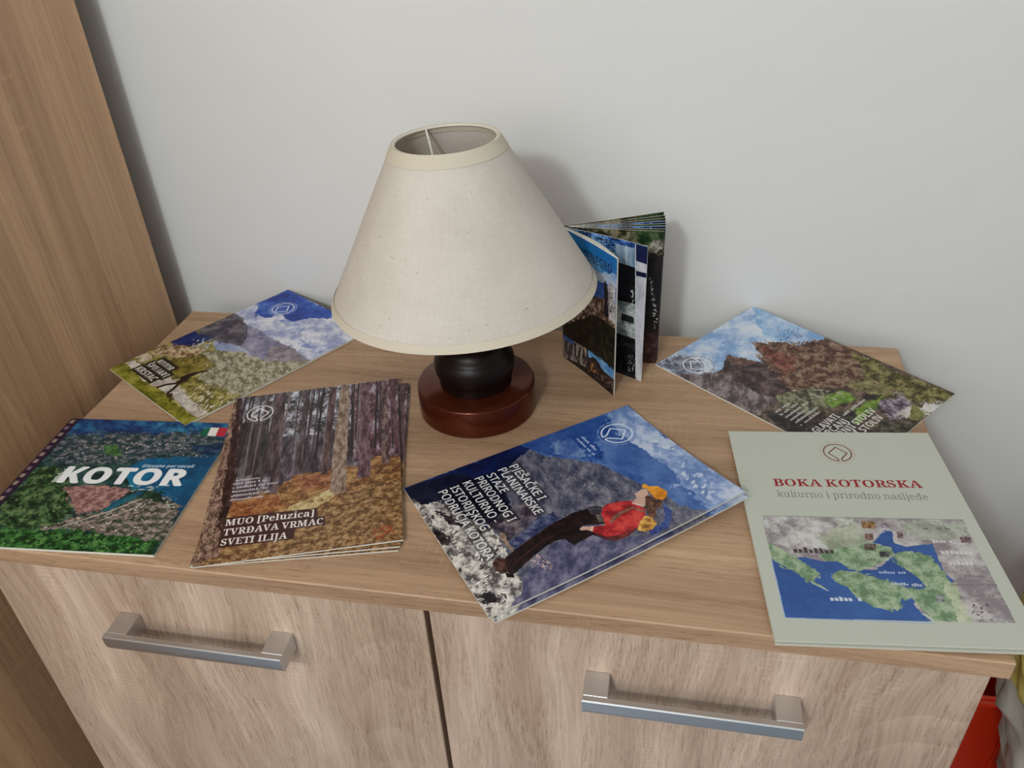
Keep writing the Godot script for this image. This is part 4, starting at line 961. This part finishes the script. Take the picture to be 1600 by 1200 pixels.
# ------------------------------------------------------------------ the room
func build_room():
	var x0 := -1.6
	var x1 := 2.6
	var z1 := 2.0
	var top := 2.6
	struct("floor", box(Vector3(x0 - 0.1, -0.1, WALL_Z - 0.1), Vector3(x1 + 0.1, 0, z1 + 0.1)), M.floor)
	struct("ceiling", box(Vector3(x0 - 0.1, top, WALL_Z - 0.1), Vector3(x1 + 0.1, top + 0.1, z1 + 0.1)), M.ceiling)
	struct("wall_back", box(Vector3(x0, 0, WALL_Z - 0.1), Vector3(x1, top, WALL_Z)), M.wall)
	struct("wall_left", box(Vector3(x0 - 0.1, 0, WALL_Z - 0.1), Vector3(x0, top, z1 + 0.1)), M.plaster)
	struct("wall_right", box(Vector3(x1, 0, WALL_Z - 0.1), Vector3(x1 + 0.1, top, z1 + 0.1)), M.plaster)
	# the wall behind the camera, with its window
	var wx0 := -0.63
	var wx1 := 0.67
	var wy0 := 1.15
	var wy1 := 2.35
	var st := begin()
	slab(st, Vector3(x0, 0, z1), Vector3(wx0, top, z1 + 0.1), 0.0)
	slab(st, Vector3(wx1, 0, z1), Vector3(x1, top, z1 + 0.1), 0.0)
	slab(st, Vector3(wx0, 0, z1), Vector3(wx1, wy0, z1 + 0.1), 0.0)
	slab(st, Vector3(wx0, wy1, z1), Vector3(wx1, top, z1 + 0.1), 0.0)
	struct("wall_front", st.commit(), M.plaster)
	var w := Node3D.new()
	w.name = "window_1"
	w.set_meta("kind", "structure")
	add_child(w)
	st = begin()
	slab(st, Vector3(wx0, wy0, z1 + 0.03), Vector3(wx0 + 0.05, wy1, z1 + 0.08), 0.004)
	slab(st, Vector3(wx1 - 0.05, wy0, z1 + 0.03), Vector3(wx1, wy1, z1 + 0.08), 0.004)
	slab(st, Vector3(wx0 + 0.05, wy0, z1 + 0.03), Vector3(wx1 - 0.05, wy0 + 0.05, z1 + 0.08), 0.004)
	slab(st, Vector3(wx0 + 0.05, wy1 - 0.05, z1 + 0.03), Vector3(wx1 - 0.05, wy1, z1 + 0.08), 0.004)
	part("window_frame", st.commit(), M.pvc, w)
	part("pane", box(Vector3(wx0 + 0.05, wy0 + 0.05, z1 + 0.052), Vector3(wx1 - 0.05, wy1 - 0.05, z1 + 0.058)), M.glass, w)
	part("window_sill", box(Vector3(wx0 - 0.03, wy0 - 0.03, z1 - 0.06), Vector3(wx1 + 0.03, wy0, z1 + 0.03), 0.004), M.pvc, w)
	struct("baseboard_back", box(Vector3(x0, 0, WALL_Z), Vector3(x1, 0.07, WALL_Z + 0.012), 0.003), M.pvc)

func build_pendant_lamp():
	var t := thing("pendant_lamp", "opal globe pendant lamp hanging from the ceiling behind the camera", "lamp", Vector3(0.19, 2.6, 1.5))
	part("canopy", lathed([Vector2(0, -0.03), Vector2(0.045, -0.03), Vector2(0.05, -0.022), Vector2(0.05, 0)], 32), M.pvc, t)
	part("cord", lathed([Vector2(0.003, -0.83), Vector2(0.003, -0.03)], 12), M.pvc, t)
	part("holder", lathed([Vector2(0, -0.865), Vector2(0.022, -0.865), Vector2(0.022, -0.835), Vector2(0.012, -0.825), Vector2(0, -0.825)], 24), M.pvc, t)
	var prof := []
	for i in 17:
		var a := -PI / 2 + PI * i / 16.0
		prof.append(Vector2(cos(a) * 0.065, sin(a) * 0.065 - 0.92))
	part("globe", lathed(prof, 40), M.globe, t)
	var l := OmniLight3D.new()
	l.name = "pendant_lamp_light"
	l.light_energy = 1.6
	l.light_color = Color(0.94, 1.0, 1.0)
	l.light_size = 0.06
	l.omni_range = 9.0
	l.omni_attenuation = 2.0
	l.shadow_enabled = true
	t.add_child(l)
	l.position = Vector3(0, -0.92, 0)

# ------------------------------------------------------------------ furniture
func build_wardrobe():
	var t := thing("wardrobe", "tall light oak wardrobe at the left, next to the dresser", "wardrobe", Vector3(-0.036, 0, -0.016))
	var h := 2.05
	var dp := 0.58
	var wd := 0.9
	part("side_panel", box(Vector3(-0.018, 0, 0), Vector3(0, h, dp), 0.0008, 1, Vector2(0.6, 2.1)), M.oak_tall, t)
	part("side_panel", box(Vector3(-wd, 0, 0), Vector3(-wd + 0.018, h, dp), 0.0008, 1, Vector2(0.6, 2.1)), M.oak_tall, t)
	part("top_panel", box(Vector3(-wd + 0.018, h - 0.018, 0), Vector3(-0.018, h, dp), 0.0008, 0, Vector2(0.6, 2.1)), M.oak_tall, t)
	part("bottom_panel", box(Vector3(-wd + 0.018, 0.06, 0.004), Vector3(-0.018, 0.078, dp), 0.0008, 0, Vector2(0.6, 2.1)), M.oak_tall, t)
	part("back_panel", box(Vector3(-wd + 0.018, 0.078, 0.002), Vector3(-0.018, h - 0.018, 0.006)), M.board, t)
	part("plinth", box(Vector3(-wd + 0.018, 0, dp - 0.05), Vector3(-0.018, 0.06, dp - 0.034), 0.0008, 0, Vector2(0.6, 2.1)), M.oak_tall, t)
	for i in 2:
		var a := -wd + i * wd * 0.5 + 0.002
		var d := part("door", box(Vector3(a, 0.062, dp + 0.002), Vector3(a + wd * 0.5 - 0.004, h - 0.002, dp + 0.018), 0.0008, 1, Vector2(0.6, 2.1), Vector2(0.3 * i, 0.2)), M.oak_tall, t)
		var hx := a + (wd * 0.5 - 0.05 if i == 0 else 0.046)
		part("handle", bow_handle(0.16), M.steel, d, Vector3(hx, 1.05, dp + 0.018)).rotation.z = PI / 2

# a flat bar on two square posts, seen on each drawer; centred on its fixing, standing out along z
func bow_handle(long: float) -> ArrayMesh:
	var st := begin()
	var out := 0.0255
	var half := long * 0.5
	var post := 0.0172
	var tall := 0.016
	for s in [-1.0, 1.0]:
		var a: float = s * half
		var b: float = s * (half - post)
		slab(st, Vector3(minf(a, b), -tall * 0.5, 0), Vector3(maxf(a, b), tall * 0.5, out - 0.0052), 0.0005)
	# the bar: flat on top, rounded over to the front and below
	var prof := [Vector2(out - 0.0052, tall * 0.5), Vector2(out - 0.0014, tall * 0.5), Vector2(out - 0.0004, tall * 0.5 - 0.0006)]
	for i in 7:
		var f := (i + 1) / 7.0
		prof.append(Vector2(out - 0.0004 - 0.0034 * pow(f, 5.0), tall * 0.5 - 0.0006 - (tall - 0.0006) * f))
	prof.append(Vector2(out - 0.0052, -tall * 0.5))
	var n := prof.size()
	for i in n:
		var p: Vector2 = prof[i]
		var q: Vector2 = prof[(i + 1) % n]
		var e := (q - p).normalized()
		var nn := Vector3(0, -e.x, e.y)      # (z, y) outline, outward
		nn = Vector3(0, e.x, -e.y)
		var nn_out := nn
		var mid := (p + q) * 0.5
		if nn_out.dot(Vector3(0, mid.y, mid.x - (out - 0.0028))) < 0.0:
			nn_out = -nn_out
		quad(st, Vector3(-half, p.y, p.x), Vector3(half, p.y, p.x), Vector3(half, q.y, q.x), Vector3(-half, q.y, q.x), nn_out)
		for s in [-1.0, 1.0]:
			tri(st, Vector3(s * half, p.y, p.x), Vector3(s * half, q.y, q.x), Vector3(s * half, 0, out - 0.003), Vector3(s, 0, 0), Vector3(s, 0, 0), Vector3(s, 0, 0))
	return st.commit()

func build_dresser():
	var t := thing("dresser", "low light oak dresser with two drawer fronts and steel bar handles", "dresser", Vector3(0, 0, 0))
	var W := 0.73
	var D := 0.3585
	var th := 0.0148
	var zf := 0.3495
	part("tabletop", box(Vector3(0, TOP - th, 0), Vector3(W, TOP, D), 0.0009, 0, Vector2(0.36, 0.75)), M.oak_top, t)
	part("side_panel", box(Vector3(0.0054, 0, 0.004), Vector3(0.0214, TOP - th, zf - 0.018), 0.0006, 1, Vector2(0.6, 2.1)), M.oak_tall, t)
	part("side_panel", box(Vector3(W - 0.0214, 0, 0.004), Vector3(W - 0.0054, TOP - th, zf - 0.018), 0.0006, 1, Vector2(0.6, 2.1)), M.oak_tall, t)
	part("middle_panel", box(Vector3(0.353, 0.06, 0.008), Vector3(0.369, TOP - th, zf - 0.03), 0.0006, 1, Vector2(0.6, 2.1)), M.oak_tall, t)
	part("back_panel", box(Vector3(0.0214, 0.05, 0.004), Vector3(W - 0.0214, TOP - th, 0.0075)), M.board, t)
	part("plinth", box(Vector3(0.0214, 0, zf - 0.05), Vector3(W - 0.0214, 0.058, zf - 0.034), 0.0006, 0, Vector2(0.36, 0.75)), M.oak_tall, t)
	var rows := [[TOP - th - 0.0025 - 0.335, TOP - th - 0.0025], [0.062, TOP - th - 0.0025 - 0.339]]
	for r in 2:
		for c in 2:
			var a := 0.0054 if c == 0 else 0.3634
			var b := 0.3594 if c == 0 else W - 0.0054
			var d := part("drawer", box(Vector3(a, rows[r][0], zf - 0.016), Vector3(b, rows[r][1], zf), 0.0007, 1, Vector2(0.37, 0.37), Vector2(-a / 0.37, -(rows[r][0]) / 0.37)), [M.oak_left, M.oak_right][c], t)
			var hy: float = TOP - 0.0763 if r == 0 else rows[1][1] - 0.06
			var hd := part("handle", handle_mesh, M.steel, d, Vector3(0.1812 if c == 0 else 0.5455, hy, zf))
			hd.set_meta("label", "brushed steel bar handle")

var handle_mesh: ArrayMesh

# ------------------------------------------------------------------ the table lamp
func build_lamp():
	var t := thing("table_lamp", "small table lamp with cream conical fabric shade and turned dark wooden base", "lamp", Vector3(0.3536, TOP, 0.1366))
	part("base", lathed([Vector2(0, 0), Vector2(0.0495, 0), Vector2(0.0513, 0.0015), Vector2(0.0513, 0.0255), Vector2(0.0508, 0.0267), Vector2(0.0498, 0.0273), Vector2(0, 0.0273)], 96, 50.0), M.copper, t)
	var body := []
	for k in [[31.0, 27.3], [31.6, 28.0], [31.6, 34.6], [32.4, 36.2], [33.8, 39.5], [34.6, 43.5], [34.8, 47.0], [34.4, 50.5], [33.2, 54.0], [31.4, 56.6], [30.2, 57.8], [29.6, 59.4], [28.8, 62.0], [26.8, 65.2], [23.0, 68.2], [17.0, 70.4], [13.5, 72.5], [13.5, 92.0], [0.0, 92.0]]:
		body.append(Vector2(k[0], k[1]) * 0.001)
	part("turned_body", lathed(body, 72, 40.0), M.ebony, t)
	part("socket", lathed([Vector2(0.0135, 0.092), Vector2(0.0142, 0.093), Vector2(0.0142, 0.13), Vector2(0.0125, 0.132), Vector2(0, 0.132)], 32), M.pvc, t)
	var bulb := [Vector2(0.0125, 0.132), Vector2(0.013, 0.14)]
	for i in 13:
		var a := -0.9 + (PI / 2 + 0.9) * i / 12.0
		bulb.append(Vector2(maxf(0.0, 0.022 * cos(a)), 0.165 + 0.022 * sin(a)))
	var bl := part("bulb", lathed(bulb, 32), M.opal, t)
	bl.set_meta("label", "unlit white bulb")
	# shade, sitting a little askew on its ring
	var s0 := Vector2(0.107, 0.1176)
	var s1 := Vector2(0.0406, 0.2374)
	var tilt := Basis(Vector3.RIGHT, -0.0165) * Basis(Vector3.BACK, 0.0395)
	var piv := Vector3(0.3511 - 0.3536, 0.1, 0.1373 - 0.1366)
	var lift := func(mesh_part: MeshInstance3D):
		mesh_part.transform = Transform3D(tilt, piv - tilt * Vector3(0, 0.1, 0))
	var th := 0.0009
	var shade := part("shade", lathed([s0, s1, s1 - Vector2(th, 0), s0 - Vector2(th, 0), s0], 128, 30.0), M.linen, t)
	lift.call(shade)
	var along := (s1 - s0).normalized()
	var outw := Vector2(along.y, -along.x)
	var e := outw * 0.0004
	var cuff := s1 - along * 0.0095
	var upper := part("trim", lathed([cuff + e, s1 + e + along * 0.0006, s1 - Vector2(0.0011, 0) - e * 2.0 + along * 0.0006, s1 - along * 0.006 - outw * 0.0016], 128, 25.0), M.tape, shade)
	upper.set_meta("label", "cream tape binding the upper rim")
	var hem := s0 + along * 0.006
	var lower := part("trim", lathed([hem - outw * 0.0016, s0 - outw * 0.0016 - along * 0.0006, s0 + e - along * 0.0006, hem + e], 128, 25.0), M.tape, shade)
	lower.set_meta("label", "cream tape binding the lower rim")
	var st := begin()
	var ring := []
	for i in 49:
		var a := TAU * i / 48.0
		ring.append(Vector3(cos(a) * 0.0385, 0.2368, sin(a) * 0.0385))
	tube(st, ring, 0.001, 8)
	for k in 3:
		var a := TAU * k / 3.0 + 4.05
		var c := Vector3(cos(a), 0, sin(a))
		tube(st, [c * 0.0385 + Vector3(0, 0.2368, 0), c * 0.034 + Vector3(0, 0.226, 0), c * 0.022 + Vector3(0, 0.19, 0), c * 0.016 + Vector3(0, 0.137, 0)], 0.001, 8)
	var hub := []
	for i in 33:
		var a := TAU * i / 32.0
		hub.append(Vector3(cos(a) * 0.0152, 0.134, sin(a) * 0.0152))
	tube(st, hub, 0.0016, 8)
	var wire := part("wire_frame", st.commit(), M.white_metal, shade)
	wire.set_meta("label", "white wire ring and struts inside the shade")

# ------------------------------------------------------------------ printed matter
func two_faced(top: ArrayMesh, edge: ArrayMesh, face: Material, rim: Material) -> ArrayMesh:
	var m := ArrayMesh.new()
	m.add_surface_from_arrays(Mesh.PRIMITIVE_TRIANGLES, top.surface_get_arrays(0))
	m.add_surface_from_arrays(Mesh.PRIMITIVE_TRIANGLES, edge.surface_get_arrays(0))
	m.surface_set_material(0, face)
	m.surface_set_material(1, rim)
	return m

func leaf(called: String, mesh: ArrayMesh, parent: Node3D) -> MeshInstance3D:
	var o := MeshInstance3D.new()
	o.name = called
	o.mesh = mesh
	parent.add_child(o, true)
	return o

# a stapled brochure: back cover, inner leaves and printed front cover, fold along its left side
func brochure(called: String, label: String, category: String, group: String, at: Vector3, turn: float, w: float, h: float, leaves: int, rise: Callable, splay: float, face: Material) -> Node3D:
	var t := thing(called, label, category, at, turn, group)
	var step := 0.00034
	for i in leaves:
		var k := i
		var last := i == leaves - 1
		var bend := func(u: float, v: float) -> float:
			return rise.call(u, v) + k * (step + splay * u * u / leaves)
		var inset := 1.0 if last or i == 0 else 0.997 - 0.002 * (i % 2)
		var top := sheet(w * inset, h, 0.00026, bend, 12, 16)
		var edge := sheet_edge(w * inset, h, 0.00026, bend, 12, 16)
		leaf("front_cover" if last else ("back_cover" if i == 0 else "inner_page"), two_faced(top, edge, face if last else M.paper, M.paper), t)
	return t

func upright(p0: Vector2, p1: Vector2, bow: float, tall: float, thick: float, face: Material, low := 0.0) -> ArrayMesh:
	# a leaf standing on edge from the spine p0 to its free edge p1 (x, z); the side towards +z carries the print
	var d := p1 - p0
	var nrm := Vector2(-d.y, d.x).normalized()
	if nrm.y < 0.0:
		nrm = -nrm
	var P2 := func(s: float, y: float, o: float) -> Vector3:
		var q := p0 + d * s + nrm * (bow * sin(PI * s) + o)
		return Vector3(q.x, y, q.y)
	var a := begin()
	var b := begin()
	var n := 14
	for i in n:
		var s := float(i) / n
		var e := float(i + 1) / n
		var t1: Vector3 = P2.call(e, 0.0, 0.0) - P2.call(s, 0.0, 0.0)
		var nn := Vector3(-t1.z, 0, t1.x).normalized()
		if nn.z < 0.0:
			nn = -nn
		quad(a, P2.call(s, low, thick), P2.call(e, low, thick), P2.call(e, tall, thick), P2.call(s, tall, thick), nn, Vector2(s, 1), Vector2(e, 1), Vector2(e, 0), Vector2(s, 0))
		quad(b, P2.call(s, low, 0.0), P2.call(e, low, 0.0), P2.call(e, tall, 0.0), P2.call(s, tall, 0.0), -nn)
		quad(b, P2.call(s, tall, 0.0), P2.call(e, tall, 0.0), P2.call(e, tall, thick), P2.call(s, tall, thick), Vector3.UP)
		quad(b, P2.call(s, low, 0.0), P2.call(e, low, 0.0), P2.call(e, low, thick), P2.call(s, low, thick), Vector3.DOWN)
	for s in [0.0, 1.0]:
		var nx := Vector3(d.x, 0, d.y).normalized() * (1.0 if s == 1.0 else -1.0)
		quad(b, P2.call(s, low, 0.0), P2.call(s, low, thick), P2.call(s, tall, thick), P2.call(s, tall, 0.0), nx)
	return two_faced(a.commit(), b.commit(), face, M.paper)

func flat(_u: float, _v: float) -> float:
	return 0.0

func build_papers():
	var Y := TOP + 0.0002
	var forest := print_forest()
	var hiker := print_hiker()
	var meadow := print_meadow()
	var village := print_village()
	var bay := print_bay()
	var town := print_town()
	# forest brochures, three in a fanned pile
	var g1 := "pine forest brochures in a fanned pile"
	brochure("brochure", "lowest brochure of the fanned pine forest pile, turned furthest", "brochure", g1, Vector3(0.1412, Y, 0.1530), 0.246, 0.148, 0.21, 3, flat, 0.0005, forest)
	brochure("brochure", "middle brochure of the fanned pine forest pile", "brochure", g1, Vector3(0.1394, Y + 0.0016, 0.1538), 0.262, 0.148, 0.21, 3, flat, 0.0005, forest)
	brochure("brochure", "top pine forest brochure of the pile, reading MUO TVRĐAVA VRMAC SVETI ILIJA", "brochure", g1, Vector3(0.1316, Y + 0.0034, 0.1602), 0.3176, 0.148, 0.21, 3, func(u, v): return 0.0015 * u * (1.0 - v), 0.0006, forest)
	# walker brochures, two on each other
	var g2 := "walker brochures lying on each other"
	brochure("brochure", "lower walker brochure, mostly hidden under the one on top", "brochure", g2, Vector3(0.4872, Y, 0.1275), -0.889, 0.148, 0.21, 3, func(u, v): return 0.008 * u * u * (1.0 - v) * (1.0 - v) + 0.0015 * u * u, 0.0005, hiker)
	brochure("brochure", "blue brochure with a red-clad walker in an orange cap", "brochure", g2, Vector3(0.4853, Y + 0.0018, 0.1267), -0.8976, 0.148, 0.21, 3, func(u, v): return 0.011 * u * u * (1.0 - v) * (1.0 - v) + 0.002 * u * u, 0.0006, hiker)
	# single brochures that reach back to the wall
	brochure("brochure", "brochure with meadow, mountain and blue sky, left of the lamp against the wall", "brochure", "", Vector3(0.0895, Y, -0.0545), -0.5594, 0.148, 0.21, 4, func(u, v): return 0.0005, 0.0008, meadow)
	brochure("brochure", "brochure with autumn trees and village terraces at the right by the wall", "brochure", "", Vector3(0.5065, Y, 0.0555), 0.8799, 0.148, 0.21, 4, func(u, v): return 0.004 * u * u * (1.0 - v), 0.0008, village)
	# bay leaflets
	var g3 := "pale bay map leaflets"
	brochure("leaflet", "lower pale green leaflet peeping out under the bay map leaflet", "leaflet", g3, Vector3(0.5700, Y + 0.0030, 0.1585), 0.0990, 0.157, 0.21, 2, func(u, v): return 0.0, 0.0006, bay)
	brochure("leaflet", "pale green leaflet with bay map and red title BOKA KOTORSKA", "leaflet", g3, Vector3(0.5694, Y + 0.0046, 0.1571), 0.1028, 0.157, 0.21, 2, func(u, v): return 0.0, 0.0012, bay)
	# the town guide
	brochure("guidebook", "square town guidebook titled KOTOR with film strip border at the left", "book", "", Vector3(-0.0070, Y, 0.2045), 0.0685, 0.158, 0.1575, 6, flat, 0.0004, town)
	# the pocket guide, standing open on its edge
	var t := thing("pocket_guide", "open pocket guide standing on edge behind the lamp shade", "book", Vector3(0, TOP, 0))
	var sp := Vector2(0.4196, 0.0482)
	var tall := 0.134
	var cover := print_pocket_cover()
	var page2 := print_pocket_leaf()
	var page3 := print_pocket_page()
	leaf("front_cover", upright(sp + Vector2(-0.0006, 0.0014), Vector2(0.4722, 0.1097), -0.0012, tall, 0.0006, cover), t)
	for i in 8:
		leaf("page", upright(sp + Vector2(-0.0004 + 0.00012 * i, 0.0010 - 0.00016 * i), Vector2(0.4719 + 0.0001 * i, 0.1091 - 0.00022 * i), -0.0016 - 0.0005 * i, tall - 0.0006, 0.00025, M.paper), t)
	leaf("page", upright(sp, Vector2(0.495, 0.0833), -0.002, tall - 0.0004, 0.0006, page2), t)
	for k in [[0.5068, 0.0516, page3], [0.5076, 0.0462, page3], [0.5078, 0.0400, page2], [0.5078, 0.0345, page3], [0.5075, 0.0290, page2], [0.5073, 0.0232, page3], [0.5066, 0.0165, page3]]:
		leaf("page", upright(sp + Vector2(0, -0.0006), Vector2(k[0], k[1]), 0.001, tall - 0.0003, 0.0005, k[2]), t)
	leaf("back_cover", upright(sp + Vector2(-0.0004, -0.0012), Vector2(0.5053, 0.0092), 0.001, tall, 0.0005, page3), t)

# ------------------------------------------------------------------ things beside the dresser
func build_side_things():
	var t := thing("crate", "red plastic crate on the floor to the right of the dresser", "crate", Vector3(0.79, 0, -0.035))
	var w := 0.34
	var d := 0.135
	var h := 0.38
	var st := begin()
	slab(st, Vector3(0, 0, 0), Vector3(w, 0.01, d), 0.002)
	part("bottom", st.commit(), M.red, t)
	for k in [[Vector3(0, 0.01, 0), Vector3(0.006, h, d)], [Vector3(w - 0.006, 0.01, 0), Vector3(w, h, d)], [Vector3(0.006, 0.01, 0), Vector3(w - 0.006, h, 0.006)], [Vector3(0.006, 0.01, d - 0.006), Vector3(w - 0.006, h, d)]]:
		part("wall_panel", box(k[0], k[1], 0.0015), M.red, t)
	st = begin()
	slab(st, Vector3(-0.008, h - 0.02, d), Vector3(w + 0.008, h, d + 0.008), 0.002)
	slab(st, Vector3(-0.008, h - 0.02, -0.008), Vector3(w + 0.008, h, 0), 0.002)
	slab(st, Vector3(-0.008, h - 0.02, 0), Vector3(0, h, d), 0.002)
	slab(st, Vector3(w, h - 0.02, 0), Vector3(w + 0.008, h, d), 0.002)
	part("rim", st.commit(), M.red, t)
	for i in 7:
		var x := 0.02 + i * 0.048
		part("rib", box(Vector3(x, 0.02, d), Vector3(x + 0.006, h - 0.02, d + 0.005), 0.001), M.red, t)
	# a tall crumpled bag leaning towards the dresser
	var b := thing("plastic_bag", "tall crumpled plastic bag, white below and yellow above, beside the red crate", "bag", Vector3(1.066, 0, 0.205))
	part("bag_body", bag_mesh(0.0, 0.85), M.bag_white, b)
	part("bag_top", bag_mesh(0.85, 1.0), M.bag_yellow, b)

func bag_mesh(f0: float, f1: float) -> ArrayMesh:
	var n := noise(77, 1.0, 3)
	var st := begin()
	var pt := func(f: float, a: float) -> Vector3:
		var prof := 0.105 * pow(clampf(f * 12.0 + 0.35, 0.0, 1.0), 0.6)
		if f > 0.9:
			prof *= sqrt(maxf(0.0, 1.0 - pow((f - 0.9) / 0.102, 2.0)))
		var c := Vector3(cos(a), 0, sin(a))
		var r := prof * (1.0 + 0.16 * n.get_noise_3d(c.x * 2.4, f * 9.0, c.z * 2.4))
		return Vector3(c.x * r - 0.165 * f, f * 0.65, c.z * r * 0.75)
	var seg := 56
	var rows := 40 if f0 == 0.0 else 14
	for j in rows:
		for i in seg:
			var fa := lerpf(f0, f1, float(j) / rows)
			var fb := lerpf(f0, f1, float(j + 1) / rows)
			var aa := TAU * i / seg
			var ab := TAU * (i + 1) / seg
			var A: Vector3 = pt.call(fa, aa)
			var B: Vector3 = pt.call(fa, ab)
			var C: Vector3 = pt.call(fb, ab)
			var Dd: Vector3 = pt.call(fb, aa)
			var nn := (C - A).cross(B - A).normalized()
			if nn.dot(Vector3(cos(aa), 0, sin(aa))) < 0.0:
				nn = -nn
			quad(st, A, B, C, Dd, nn)
	if f0 == 0.0:
		for i in seg:
			tri(st, pt.call(0.0, TAU * i / seg), pt.call(0.0, TAU * (i + 1) / seg), Vector3.ZERO, Vector3.DOWN, Vector3.DOWN, Vector3.DOWN)
	st.index()
	st.generate_normals()
	return st.commit()


func _ready():
	# ---- camera
	var cam := Camera3D.new()
	cam.name = "camera"
	cam.projection = Camera3D.PROJECTION_PERSPECTIVE
	cam.fov = 50.324
	cam.near = 0.02
	add_child(cam)
	cam.transform = Transform3D(Basis(Vector3(0.98223968, -0.04662572, -0.18174501), Vector3(-0.06402586, 0.82720395, -0.55824216), Vector3(0.17636863, 0.55996398, 0.8095273)), Vector3(0.51079, 0.42205 + TOP, 0.71172))
	cam.current = true
	# ---- sky, light, exposure
	var env := Environment.new()
	env.tonemap_mode = Environment.TONE_MAPPER_LINEAR
	env.tonemap_exposure = 0.43
	env.background_mode = Environment.BG_SKY
	var sm := ProceduralSkyMaterial.new()
	sm.sky_top_color = Color(0.45, 0.6, 0.85)
	sm.sky_horizon_color = Color(0.8, 0.86, 0.92)
	sm.ground_bottom_color = Color(0.35, 0.34, 0.3)
	sm.ground_horizon_color = Color(0.7, 0.72, 0.72)
	var sky := Sky.new()
	sky.sky_material = sm
	env.sky = sky
	env.sdfgi_enabled = true
	env.ssao_enabled = true
	env.ssil_enabled = true
	var we := WorldEnvironment.new()
	we.name = "environment"
	we.environment = env
	add_child(we)
	var win := AreaLight3D.new()      # daylight coming in through the window behind the camera
	win.name = "window_daylight"
	win.area_size = Vector2(1.2, 1.1)
	win.light_energy = 3.6
	win.light_color = Color(1.0, 0.95, 0.925)
	win.shadow_enabled = true
	win.area_range = 9.0
	win.area_attenuation = 2.0
	add_child(win)
	win.position = Vector3(0.02, 1.75, 1.95)
	make_materials()
	build_room()
	build_wardrobe()
	build_dresser()
	build_lamp()
	build_papers()
	build_side_things()
	build_pendant_lamp()
